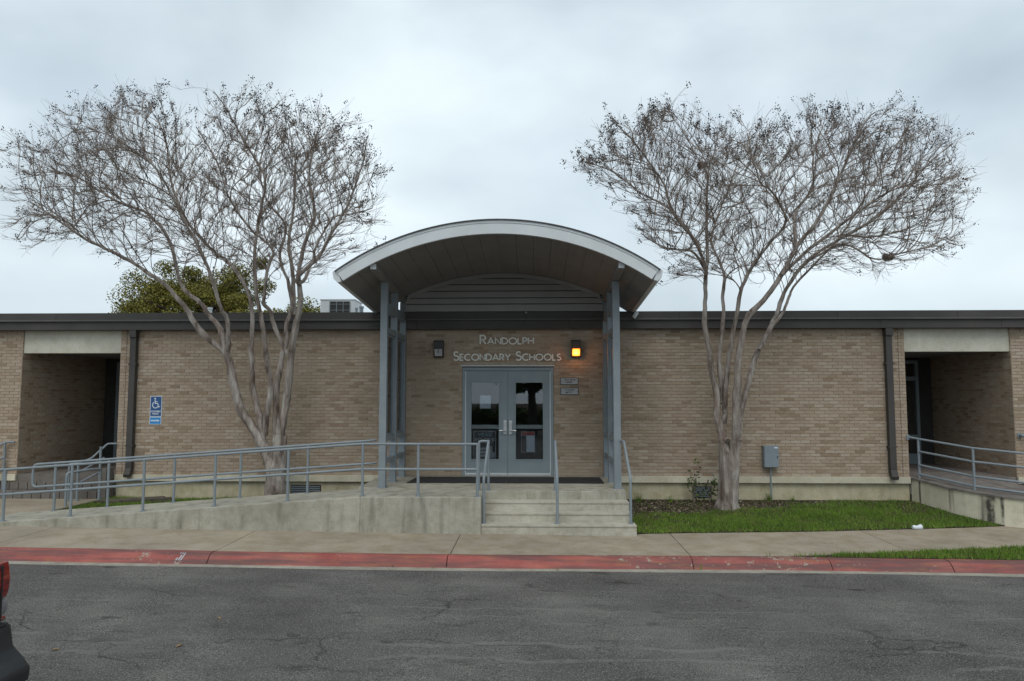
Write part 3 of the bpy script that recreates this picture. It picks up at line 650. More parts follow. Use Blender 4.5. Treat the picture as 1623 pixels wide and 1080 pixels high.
for x0, x1, lab in ((-1.93, -.075, 'left half of the black rubber mat before the double door'), (-.068, 1.80, 'right half of the black rubber mat before the double door')):
    d = .08; y0, y1 = -1.36, -.30
    MBm = MB().prism([(x0-(.05 if x0 < -1 else 0), y0), (x1, y0), (x1, y1), (x0, y1)], 'z', LAND+.001, LAND+.013)
    tag(MBm.build('door_mat', M['black_rubber']), lab, 'mat', 'entrance mats')

# ------------------------------------------------------------------ railings
PR = .0215
def corner(pts, r=.09, n=5):
    """round the corners of a pipe path"""
    P = [Vector(p) for p in pts]; out = [P[0]]
    for a, b, c in zip(P, P[1:], P[2:]):
        u, v = (a-b), (c-b); k = min(r, u.length*.45, v.length*.45); p, q = b+u.normalized()*k, b+v.normalized()*k
        for i in range(n+1):
            t = i/n; out.append(p*(1-t)**2+b*2*t*(1-t)+q*t*t)
    return out+[P[-1]]
def pipe(name, pts, parent, r=PR, round_=.0):
    return MB().tube(corner(pts, round_) if round_ else pts, r, 10).build(name, M['blue_steel'], parent, smooth=True)
def post(x, y, z0, z1, parent, plate=True, r=.0235):
    o = pipe('post', [(x, y, z0), (x, y, z1)], parent, r)
    if plate: MB().tube([(x, y, z0+.001), (x, y, z0+.012)], .05, 12).build('base_plate', M['blue_steel'], o)
    return o
t = thing('ramp_railing', (-4.5, -3.28, 0), 'blue grey pipe railing along the street side of the ramp', 'railing')
y = -3.28
for x in (-9.6, -8.46, -7.31, -6.08, -4.87, -3.64, -2.39, -1.46, -.475): post(x, y, ramp_z(x), ramp_z(x)+.85, t)
for h in (.86, .445): pipe('top_rail' if h > .5 else 'middle_rail', [(-10.4, y, .17+h), (-9.0, y, .18+h), (-8.45, y, .20+h), (-2.4, y, LAND+h), (-.475, y, LAND+h)], t)
t = thing('ramp_railing', (-5.5, -2.2, 0), 'blue grey pipe railing along the wall side of the ramp', 'railing')
y = -2.2
for x in (-8.30, -7.31, -6.09, -4.87, -3.64): post(x, y, ramp_z(x), ramp_z(x)+.85, t)
pipe('rail_loop', [(-2.42, -2.08, LAND+.86), (-2.55, y, LAND+.85), (-8.72, y, ramp_z(-8.72)+.86), (-8.72, y, ramp_z(-8.72)+.45), (-2.55, y, LAND+.44), (-2.42, -2.08, LAND+.445)], t, PR, .09)
t = thing('stair_handrail', (-.38, -2.8, 0), 'blue grey handrail on the left edge of the entrance steps', 'handrail')
pipe('handrail', [(-.375, -3.20, .195), (-.375, -3.20, .93), (-.345, -2.44, 1.50), (-.345, -2.42, 1.50), (-.515, -2.42, 1.50), (-.515, -2.42, LAND)], t, .0235, .05)
post(-.345, -2.42, LAND, 1.49, t); MB().tube([(-.515, -2.42, LAND+.001), (-.515, -2.42, LAND+.012)], .05, 12).build('base_plate', M['blue_steel'], t)
MB().tube([(-.375, -3.20, .196), (-.375, -3.20, .208)], .05, 12).build('base_plate', M['blue_steel'], t)
t = thing('stair_handrail', (.84, -2.8, 0), 'blue grey handrail in the middle of the entrance steps', 'handrail')
pipe('handrail', [(.847, -3.20, .195), (.847, -3.20, .95), (.838, -2.44, 1.50), (.838, -2.36, 1.50)], t, .0235, .07); post(.838, -2.40, LAND, 1.48, t)
MB().tube([(.847, -3.20, .196), (.847, -3.20, .208)], .05, 12).build('base_plate', M['blue_steel'], t)
t = thing('stair_handrail', (2.06, -2.8, 0), 'blue grey handrail on the right edge of the entrance steps', 'handrail')
pipe('handrail', [(2.06, -3.18, .195), (2.06, -3.18, .94), (2.05, -2.42, 1.50), (2.03, -2.16, 1.50)], t, .0235, .07)
MB().tube([(2.06, -3.18, .196), (2.06, -3.18, .208)], .05, 12).build('base_plate', M['blue_steel'], t)

# ------------------------------------------------------------------ arched entrance canopy
cn = thing('entrance_canopy', (-.17, -1.1, LAND), 'arched entrance canopy with white metal fascia on blue grey posts', 'canopy')
CXc, Rt, Zt, Rb, Zb_ = -.168, 4.80, .495, 4.72, .345
YF = -3.15
def shear(mb):
    mb.v = [(x, y, z-.063*(y-YF)) for x, y, z in mb.v]; return mb
def arc_band(x_half0, x_half1, Ra, Za, Rb2, Zb2, y0, y1, n=40):
    """closed shell between two arcs, swept in depth"""
    mb = MB(); pts = []
    for i in range(n+1):
        t = -1+2*i/n
        d = t*x_half0; a = (CXc+d, Za+math.sqrt(Ra*Ra-d*d)); d = t*x_half1; b = (CXc+d, Zb2+math.sqrt(Rb2*Rb2-d*d)); pts.append((a, b))
    for (a, b) in pts: mb.v += [(a[0], y0, a[1]), (b[0], y0, b[1]), (b[0], y1, b[1]), (a[0], y1, a[1])]
    for i in range(n):
        o = i*4; p = o+4
        for j in range(4): mb.f.append((o+j, p+j, p+(j+1) % 4, o+(j+1) % 4))
    mb.f += [(0, 1, 2, 3), (n*4+3, n*4+2, n*4+1, n*4)]; return mb
shear(arc_band(2.63, 2.75, Rb, Zb_, Rt, Zt, YF-.05, YF)).build('arched_fascia', M['white_metal'], cn, smooth=True)
shear(arc_band(2.77, 2.78, Rt, Zt+.003, Rt, Zt+.020, YF-.075, .02)).build('drip_edge', M['bronze_edge'], cn, smooth=True)
shear(arc_band(2.75, 2.75, Rt, Zt-.045, Rt, Zt-.040, YF-.06, YF-.052)).build('fascia_seam', M['white_metal'], cn)
shear(arc_band(2.66, 2.73, Rb+.03, Zb_, Rt, Zt-.003, YF+.002, .0)).build('roof_shell', M['white_metal'], cn, smooth=True)
amax = math.asin(2.665/Rb); npan = 18
for i in range(npan):
    a0, a1 = -amax+2*amax*i/npan+.0005, -amax+2*amax*(i+1)/npan-.0005; mb = MB()
    for k in range(3):
        a = a0+(a1-a0)*k/2
        for R in (Rb+.004, Rb+.026): mb.v += [(CXc+R*math.sin(a), YF+.003, Zb_+R*math.cos(a)), (CXc+R*math.sin(a), -.02, Zb_+R*math.cos(a))]
    for k in range(2):
        o = k*4; p = o+4; mb.f += [(o, o+1, p+1, p), (o+2, p+2, p+3, o+3), (o, p, p+2, o+2), (o+1, o+3, p+3, p+1)]
    mb.f += [(0, 2, 3, 1), (8, 9, 11, 10)]; shear(mb).build('soffit_panel', M['soffit'], cn)
for s in (-1, 1):
    g = [(CXc+s*2.66, 4.255), (CXc+s*2.73, 4.235), (CXc+s*2.80, 4.30), (CXc+s*2.82, 4.42), (CXc+s*2.78, 4.445), (CXc+s*2.72, 4.40)]
    shear(MB().prism(g if s > 0 else g[::-1], 'y', YF-.03, -.05)).build('eave_gutter', M['white_metal'], cn)
    bx_ = CXc+s*2.132
    shear(box(bx_-.055, bx_+.055, YF+.05, -.06, 4.47, 4.578)).build('roof_beam', M['soffit'], cn)
    shear(box(bx_-.05, bx_+.05, YF+.035, YF+.049, 4.48, 4.57)).build('beam_end_cap', M['white_metal'], cn)
MB().tube([(CXc+2.78, -.25, 4.05), (CXc+2.74, -.27, 3.98), (CXc+2.70, -.27, 3.93)], .045, 10).build('drain_spout', M['white_metal'], cn, smooth=True)
ZL = [4.082, 4.245, 4.375, 4.520, 4.660, 4.79, 4.90]
zc = Zb_-.063*(-.2-YF)
for z0, z1 in zip(ZL, ZL[1:]):
    def hw(z, R=Rb-.02): return math.sqrt(max(.01, R*R-(z-zc)**2))
    zt = min(z1-.018, zc+Rb-.03); pts = [(CXc-min(2.07, hw(z0)), z0), (CXc+min(2.07, hw(z0)), z0)]
    k = [z0+(zt-z0)*i/4 for i in range(1, 5)]
    pts += [(CXc+min(2.07, hw(z)), z) for z in k]+[(CXc-min(2.07, hw(z)), z) for z in k[::-1]]
    mb = MB(); n = len(pts); dy = .022
    def yy(z): return -.20-dy*(1-(z-z0)/(zt-z0))
    mb.add([(x, yy(z), z) for x, z in pts]+[(x, -.16, z) for x, z in pts], [tuple(range(n)), tuple(range(n, 2*n))[::-1]]+[((i+1) % n, i, n+i, n+(i+1) % n) for i in range(n)])
    mb.build('siding_board', M['louvre'], cn)
MB().prism([(CXc-2.07, 4.078), (CXc+2.07, 4.078)]+[(CXc+2.07-4.14*i/24, zc+math.sqrt((Rb+.01)**2-(2.07-4.14*i/24)**2)) for i in range(25)], 'y', -.158, -.13).build('siding_backing', M['black_metal'], cn)
shear(arc_band(2.03, 2.01, Rb-.085, Zb_, Rb-.002, Zb_, -.26, -.225)).build('arch_trim', M['louvre'], cn, smooth=True)
PW = .064
PY = (-2.10, -1.12, -.135)
for s, px in ((-1, -2.297), (1, 1.967)):
    for y in PY:
        zt = 4.47-.063*(y-YF)
        p = box(px-PW, px+PW, y-PW, y+PW, LAND+.002, zt-.002).build('post', M['blue_steel'], cn, bevel=.006)
        box(px-PW-.025, px+PW+.025, y-PW-.02, y+PW+.02, LAND+.001, LAND+.013).build('base_plate', M['blue_steel'], p)
    for ya, yb in zip(PY, PY[1:]):
        a, b = ya+PW, yb-PW
        for z0, z1 in ((3.86, 4.04), (3.47, 3.575), (1.475, 1.56), (1.065, 1.155)): box(px-.05, px+.05, a+.001, b-.001, z0, z1).build('cross_rail', M['blue_steel'], cn)
        f = MB(); z0, z1 = 1.561, 3.469
        for bb in ((a+.002, a+.045, z0, z1), (b-.045, b-.002, z0, z1), (a+.045, b-.045, z0, z0+.04), (a+.045, b-.045, z1-.04, z1)): f.box(px-.022, px+.022, bb[0], bb[1], bb[2], bb[3])
        fr_ = f.build('glazing_frame', M['blue_steel'], cn)
        box(px-.004, px+.004, a+.045, b-.045, z0+.04, z1-.04).build('glass_pane', M['clear_glass'], fr_)

# ------------------------------------------------------------------ block steps, rails and timbers in front of the left recess
bs = thing('block_steps', (-9.6, -.1, .17), 'grey concrete block steps up to the left recessed doorway', 'steps')
LV = [(-.30, .17, .325), (-.02, .327, .485), (.26, .487, .640)]
for k, (y0, z0, z1) in enumerate(LV):
    x = -12.0-(.09 if k % 2 else 0)
    while x < -8.62:
        b = min(x+.19, -8.60)
        if y0 > .1 and not (-10.55 < x and b < -8.46): x += .198; continue
        if b-x > .03: box(x, b-.006, y0, y0+(.27 if k < 2 else .25), z0, z1).build('block', M['block'], bs, bevel=.004)
        x += .198
box(-8.595, -8.435, -.34, -.05, .0, .80).build('cheek_block', M['block'], bs, bevel=.01)
t = thing('stair_railing', (-8.66, -.4, .17), 'blue grey sloped railing at the right of the block steps', 'railing')
pipe('handrail', [(-8.40, -.05, 1.30), (-8.58, -.08, 1.30), (-8.72, -.40, 1.02), (-8.86, -.62, .93), (-9.02, -.66, .93), (-9.02, -.66, .172)], t, PR, .05)
for dz in (.26, .52): pipe('sloped_rail', [(-8.62, -.12, 1.27-dz), (-8.88, -.62, .93-dz*.8)], t)
post(-8.86, -.62, .172, .93, t); post(-8.56, -.36, .172, 1.26, t)
t = thing('stair_railing', (-10.9, -.3, .17), 'blue grey sloped railing at the left edge of the block steps', 'railing')
pipe('handrail', [(-10.62, -.05, 1.33), (-10.80, -.07, 1.33), (-11.30, -.55, .92), (-11.5, -.7, .80)], t, PR, .05)
for dz in (.26, .52): pipe('sloped_rail', [(-10.80, -.10, 1.27-dz), (-11.4, -.65, .84-dz*.8)], t)
post(-10.80, -.09, .172, 1.31, t)
t = thing('guard_rail', (-8.55, -1.0, .17), 'low blue grey looped guard rail beside the small grass patch', 'railing')
pipe('loop', [(-8.62, -1.36, .12), (-8.62, -1.36, .81), (-8.42, -1.0, .84), (-8.35, -.70, .83), (-8.35, -.70, .12)], t, .024, .07)
box(-8.42, -8.36, -2.0, -.72, .10, .20).build('bottom_kerb', M['block'], t)
for k, (x0, y0, x1, y1) in enumerate(((-8.25, -.95, -7.2, -.28), (-8.0, -.98, -7.0, -.42))):
    d = Vector((x1-x0, y1-y0, 0)).normalized()*.5; nrm = Vector((-d.y, d.x, 0)).normalized()*.06
    pl = [(x0+nrm.x, y0+nrm.y), (x0-nrm.x, y0-nrm.y), (x1-nrm.x, y1-nrm.y), (x1+nrm.x, y1+nrm.y)]
    tag(MB().prism(pl, 'z', .10, .235).build('landscape_timber', M['timber'], bevel=.012), ('dark timber lying nearest the wall behind the ramp', 'dark timber lying nearer the ramp on the grass patch')[k], 'timber', 'timbers on the grass patch')

# ------------------------------------------------------------------ boarded ramp at the right recess
CK = [(8.19, 0.0, .640), (8.30, -.5, .60), (8.42, -.9, .555), (8.58, -1.25, .53), (8.95, -1.80, .49), (9.5, -2.2, .455), (10.4, -2.55, .41), (12.5, -2.9, .32)]
bw = thing('boarded_ramp', (9.2, -1.2, 0), 'boarded ramp with stained cream cheek wall at the right recess', 'ramp')
def offs(d):
    out = []
    for i, (x, y, z) in enumerate(CK):
        a = CK[max(0, i-1)]; b = CK[min(len(CK)-1, i+1)]; t = Vector((b[0]-a[0], b[1]-a[1])).normalized(); out.append((x-t.y*d, y+t.x*d, z))
    return out
def sweep(d0, d1, dz0, dz1, name, mat, zb=None):
    A, B = offs(d0), offs(d1); mb = MB()
    for a, b in zip(A, B):
        lo = (lambda z: zb) if zb is not None else (lambda z: z+dz0)
        mb.v += [(a[0], a[1], lo(a[2])), (b[0], b[1], lo(b[2])), (b[0], b[1], b[2]+dz1), (a[0], a[1], a[2]+dz1)]
    for i in range(len(A)-1):
        o = i*4
        for j in range(4): mb.f.append((o+j, o+4+j, o+4+(j+1) % 4, o+(j+1) % 4))
    n = len(A)*4; mb.f += [(0, 1, 2, 3), (n-1, n-2, n-3, n-4)]; return mb.build(name, mat, bw)
sweep(.03, .2, 0, -.035, 'cheek_wall', M['cream_stain'], -.3)
for k in range(13): sweep(.0+k*.145, .139+k*.145, -.034, rnd.uniform(-.003, .003), 'plank', M['deck'])
t = thing('ramp_railing', (8.9, -1.0, .5), 'four bar blue grey railing along the boarded ramp at right', 'railing')
RL = [(8.34, -.10, .63), (8.80, -1.20, .515), (9.75, -1.95, .42), (11.5, -2.4, .33)]
for (x, y, z) in RL: post(x, y, z, z+.79, t, False, .024)
for h in (.80, .545, .27, .085): pipe('rail', ([(8.20, -.02, .66+.80)] if h == .80 else [])+[(x, y, z+h) for (x, y, z) in RL], t, PR)
box(8.15, 8.21, -.02, -.003, 1.41, 1.51).build('wall_bracket', M['blue_steel'], t)
t = thing('wall_handrail', (10.6, -.05, 1.5), 'short blue grey handrail on the brick wall at the right picture edge', 'handrail')
pipe('rail', [(10.44, -.02, 1.50), (10.44, -.09, 1.50), (12.3, -.09, 1.40)], t, PR); box(10.40, 10.48, -.02, -.004, 1.45, 1.55).build('bracket', M['blue_steel'], t)

# ------------------------------------------------------------------ roof equipment
t = thing('rooftop_unit', (-4.8, 4.4, 3.98), 'white rooftop air conditioner with dark grille left of the canopy', 'air conditioner')
box(-5.283, -4.36, 4.0, 4.85, 3.985, 4.90).build('casing', M['white_metal'], t, bevel=.012)
box(-5.30, -4.343, 3.985, 4.87, 4.901, 4.925).build('lid', M['white_metal'], t)
g = box(-5.03, -4.47, 3.985, 3.998, 4.2, 4.86).build('coil_grille', M['black_metal'], t)
for k in range(4): box(-5.03+k*.1813, -5.015+k*.1813, 3.972, 3.984, 4.2, 4.86).build('grille_bar', M['cabinet'], g)
for k in range(4): box(-5.012, -4.49, 3.974, 3.983, 4.30+k*.16, 4.312+k*.16).build('grille_bar', M['cabinet'], g)
for (x, y, zt, r, lab) in ((-4.06, 3.0, 4.565, .035, 'shorter grey vent pipe right of the rooftop unit'), (-3.93, 3.0, 4.60, .06, 'taller grey vent pipe right of the rooftop unit'), (-7.845, 3.0, 4.585, .065, 'white roof vent pipe behind the left bare tree')):
    t = thing('vent_pipe', (x, y, 3.98), lab, 'pipe', 'roof vent pipes'); MB().tube([(x, y, 3.985), (x, y, zt-.05)], r*.8, 12).build('pipe', M['cabinet'] if r < .062 else M['white_metal'], t, smooth=True)
    MB().tube([(x, y, zt-.05), (x, y, zt)], r, 12).build('cap', M['cabinet'] if r < .062 else M['white_metal'], t, smooth=True)

# ------------------------------------------------------------------ trees
def seg_mesh(name, A, B, ra, rb, n=4, smooth=True):
    """tapered little prisms from A to B, all in one mesh"""
    A, B = np.asarray(A, float), np.asarray(B, float); ra, rb = np.asarray(ra)[:, None], np.asarray(rb)[:, None]
    t = B-A; t /= np.linalg.norm(t, axis=1)[:, None]+1e-9
    ref = np.where(np.abs(t[:, :1]) < .8, np.array([[1., 0, 0]]), np.array([[0, 1., 0]])); u = np.cross(t, ref); u /= np.linalg.norm(u, axis=1)[:, None]; w = np.cross(t, u); m = len(A)
    v = np.zeros((m, 2*n, 3))
    for j in range(n):
        a = 2*math.pi*j/n; d = u*math.cos(a)+w*math.sin(a); v[:, j] = A+d*ra; v[:, n+j] = B+d*rb
    f = np.zeros((m, n, 4), int); base = (np.arange(m)*2*n)[:, None]
    for j in range(n): f[:, j] = base+np.array([[j, (j+1) % n, n+(j+1) % n, n+j]])
    me = bpy.data.meshes.new(name); me.from_pydata(v.reshape(-1, 3).tolist(), [], f.reshape(-1, 4).tolist()); me.update()
    if smooth: me.polygons.foreach_set('use_smooth', [True]*len(me.polygons))
    return me
def catmull(P, k=4):
    P = [np.array(p, float) for p in P]; P = [2*P[0]-P[1]]+P+[2*P[-1]-P[-2]]; out = []
    for i in range(1, len(P)-2):
        for j in range(k):
            t = j/k; a, b, c, d = P[i-1:i+3]
            out.append(.5*((2*b)+(-a+c)*t+(2*a-5*b+4*c-d)*t*t+(-a+3*b-3*c+d)*t**3))
    out.append(P[-2]); return np.array(out)
def inside(poly, x, z):
    c = np.zeros(len(x), bool); n = len(poly)
    for i in range(n):
        (x0, z0), (x1, z1) = poly[i], poly[(i+1) % n]
        cond = ((z0 > z) != (z1 > z)) & (x < (x1-x0)*(z-z0)/(z1-z0+1e-12)+x0); c ^= cond
    return c
def edge_dist(poly, x, z):
    d = np.full(len(x), 1e9); n = len(poly); p = np.c_[x, z]
    for i in range(n):
        a, b = np.array(poly[i]), np.array(poly[(i+1) % n]); ab = b-a; t = np.clip(((p-a)@ab)/(ab@ab), 0, 1); d = np.minimum(d, np.linalg.norm(p-(a+t[:, None]*ab), axis=1))
    return d
def crape_myrtle(label, limbs, crown, ytree, base, seed, nattr=3900):
    rng = np.random.default_rng(seed); tree = thing('crape_myrtle_tree', base, label, 'tree', 'bare trees flanking the entrance')
    pos, par, rad = [], [], []; mb = MB()
    for li, (pts, r0, r1) in enumerate(limbs):
        C = catmull(pts, 5); n = len(C); nz = rng.normal(0, 1, (n-2, 3)); nz = (nz+np.roll(nz, 1, 0)+np.roll(nz, -1, 0)+np.roll(nz, 2, 0))/2; C[1:-1] += nz*(.006+.006*(li > 1)); tt = np.linspace(0, 1, n)
        R = r0+(r1-r0)*tt**.85; R = R*(1+.05*np.sin(tt*n*.9+li)+rng.normal(0, .03, n))
        if li < 2: R = R*(1+.28*np.exp(-tt*5))
        o = len(mb.v); k = 16 if r0 > .045 else 8; mb.tube(C.tolist(), R.tolist(), k)
        if r0 > .045:                                                # fluted, slightly lumpy stems
            for i in range(o, o+n*k):
                c = C[(i-o)//k]; a = 2*math.pi*((i-o) % k)/k; v = np.array(mb.v[i]); f = 1+(.13 if li < 2 else .07)*math.sin(3*a+li*1.7+c[2]*.8)+.05*math.sin(5*a-c[2]*2.3+li)+.03*math.sin(c[2]*14+a*2); mb.v[i] = tuple(c+(v-c)*f)
        o = len(pos)
        for i in range(n): pos.append(C[i]); par.append(o+i-1 if i else -1); rad.append(R[i])
    # knots and old pruning stubs on the trunks
    for _ in range(6):
        pts, r0, r1 = limbs[int(rng.integers(3, min(11, len(limbs))))]; k = int(rng.integers(1, max(2, min(4, len(pts)-1)))); p = np.array(pts[k]); r = r0*.75; d = rng.normal(0, 1, 3); d[1] = -abs(d[1]); d /= np.linalg.norm(d)
        mb.tube([(p+d*r*.3).tolist(), (p+d*r*1.05).tolist(), (p+d*r*1.25).tolist()], [r*.55, r*.42, r*.2], 8)
    mb.build('trunk', M['bark'], tree, smooth=True)
    ntr = len(pos)
    # attraction points filling the crown
    cm = (np.mean([p[0] for p in crown]), np.mean([p[1] for p in crown])); crown = [(cm[0]+(p[0]-cm[0])*.955, cm[1]-.16+(p[1]-cm[1])*.90) for p in crown]
    xs = [p[0] for p in crown]; zs = [p[1] for p in crown]; x = rng.uniform(min(xs), max(xs), nattr*5); z = rng.uniform(min(zs), max(zs), nattr*5); ok = inside(crown, x, z); x, z = x[ok], z[ok]; ed = edge_dist(crown, x, z); wv = .5+.5*np.sin(x*2.9+1.3*np.sin(z*2.3+seed))*np.sin(z*3.3+seed); ok = rng.random(len(x)) < np.clip(.10+ed*1.5, 0, 1)*(.45+.55*wv); x, z = x[ok][:nattr], z[ok][:nattr]
    ed = edge_dist(crown, x, z); th = 2.05*np.sqrt(np.clip(1-(1-np.clip(ed/1.5, 0, 1))**2, .02, 1)); u = rng.uniform(-1, 1, len(x)); y = ytree+np.sign(u)*np.abs(u)**.85*th
    k = (15.67+y)/(15.67+ytree); A = np.c_[.47+(x-.47)*(.35+.65*k), y, 2.255+(z-2.255)*(.35+.65*k)]
    pos = [np.array(p) for p in pos]; dirs = [np.zeros(3)]*0
    for i in range(ntr):
        j = par[i]; d = pos[i]-pos[j] if j >= 0 else np.array([0, 0, 1.]); dirs.append(d/(np.linalg.norm(d)+1e-9))
    root = np.array([base[0], ytree, 3.3]); step, kill, infl = .10, .14, 1.0
    def nearest(A, P):
        bi = np.zeros(len(A), int); bd = np.full(len(A), 1e9)
        for s in range(0, len(P), 400):
            D = np.linalg.norm(A[:, None]-P[None, s:s+400], axis=2); i = D.argmin(1); d = D[np.arange(len(A)), i]; m = d < bd; bd[m] = d[m]; bi[m] = i[m]+s
        return bi, bd
    ni, nd = nearest(A, np.array(pos)); kids = {}
    for it in range(90):
        m = nd < infl
        if it > 12: m = m | (nd < 2.5)
        if not m.any(): break
        acc = {}
        for a in np.nonzero(m)[0]:
            v = A[a]-pos[ni[a]]; l = np.linalg.norm(v)+1e-9; acc[ni[a]] = acc.get(ni[a], 0)+v/l
        new0 = len(pos)
        for i, v in acc.items():
            if kids.get(i, 0) > 3: continue
            v = v/(np.linalg.norm(v)+1e-9); o_ = pos[i]-root; o_ = o_/(np.linalg.norm(o_)+1e-9); d = v*1.0+dirs[i]*1.45+o_*.62+np.array([0, 0, .14])+rng.normal(0, .10, 3); d /= np.linalg.norm(d)+1e-9
            p = pos[i]+d*step*rng.uniform(.8, 1.2); pos.append(p); par.append(i); dirs.append(d); rad.append(0); kids[i] = kids.get(i, 0)+1
        if len(pos) == new0: break
        bi, bd = nearest(A, np.array(pos[new0:])); m = bd < nd; nd[m] = bd[m]; ni[m] = bi[m]+new0
        keep = nd > kill; A, ni, nd = A[keep], ni[keep], nd[keep]
        if len(A) == 0 or len(pos) > 24000: break
    n = len(pos); P = np.array(pos); w = np.zeros(n); child = np.zeros(n, int)
    for i in range(n-1, ntr-1, -1):
        w[i] = max(w[i], .0027**2.55); child[par[i]] += 1
        if par[i] >= ntr: w[par[i]] += w[i]
    r = np.array(rad); r[ntr:] = np.minimum(w[ntr:]**(1/2.55), .020)
    # a little smoothing so that the branches sweep
    Q = P.copy()
    for i in range(ntr, n):
        if child[i] == 1 and par[i] >= 0: pass
    idx = np.arange(ntr, n); pr = np.array(par)[idx]
    me = seg_mesh('branches', P[pr], P[idx], np.minimum(np.maximum(r[idx], r[pr]*.0+r[idx]*1.08), .03), r[idx], 5); link('branches', me, M['twig'], tree)
    # fine twigs, and the dry seed heads at their tips
    ta, tb, ra, rb, tips = [], [], [], [], []
    cz = np.mean(zs); ctr = np.array([np.mean(xs), ytree, min(zs)+.4])
    for i in idx:
        if r[i] > .0085: continue
        nt = 2 if child[i] == 0 else (1 if rng.random() < .52 else 0)
        for _ in range(nt):
            out = P[i]-ctr; out /= np.linalg.norm(out); d = dirs[i]*1.0+out*.6+np.array([0, 0, .30])+rng.normal(0, .25, 3); d /= np.linalg.norm(d); p = P[i]; L = rng.uniform(.06, .17)*(1.9 if child[i] == 0 and rng.random() < .35 else 1); q = p+d*L
            d2 = d+rng.normal(0, .18, 3)+np.array([0, 0, .12]); d2 /= np.linalg.norm(d2); s = q+d2*L*.9; ta += [p, q]; tb += [q, s]; ra += [.0028, .0023]; rb += [.0023, .0016]; tips.append((s, child[i] == 0))
            if rng.random() < .5:
                d3 = d+rng.normal(0, .6, 3); d3 /= np.linalg.norm(d3); ta.append(q); tb.append(q+d3*L*.7); ra.append(.0024); rb.append(.0017); tips.append((q+d3*L*.7, False))
    tw = link('twigs', seg_mesh('twigs', ta, tb, ra, rb, 3), M['twig'], tree); tag(tw, kind='stuff')
    T = np.array([t[0] for t in tips]); ed = edge_dist(crown, T[:, 0], T[:, 2])*np.where(inside(crown, T[:, 0], T[:, 2]), 1, -1); hi = (T[:, 2]-min(zs))/(max(zs)-min(zs))
    pr_ = np.clip(.75-ed*1.25, .05, .75)*np.clip(hi*1.3-.05, .12, 1)*.26; oct_ = np.array([(1, 0, 0), (0, 1, 0), (-1, 0, 0), (0, -1, 0), (0, 0, 1.15), (0, 0, -1.0)]); of = [(0, 1, 4), (1, 2, 4), (2, 3, 4), (3, 0, 4), (1, 0, 5), (2, 1, 5), (3, 2, 5), (0, 3, 5)]
    sm = []
    for t in T[rng.random(len(T)) < pr_]:
        for _ in range(int(rng.integers(5, 15))):
            c = t+rng.normal(0, 1, 3)*np.array([.030, .030, .040]); s = rng.uniform(.008, .016); V = c+oct_*s
            for f in of: sm.append(V[list(f)])
    tag(link('seed_heads', tri_mesh('seed_heads', np.array(sm).reshape(-1, 3)), M['seed'], tree), kind='stuff')
    return tree
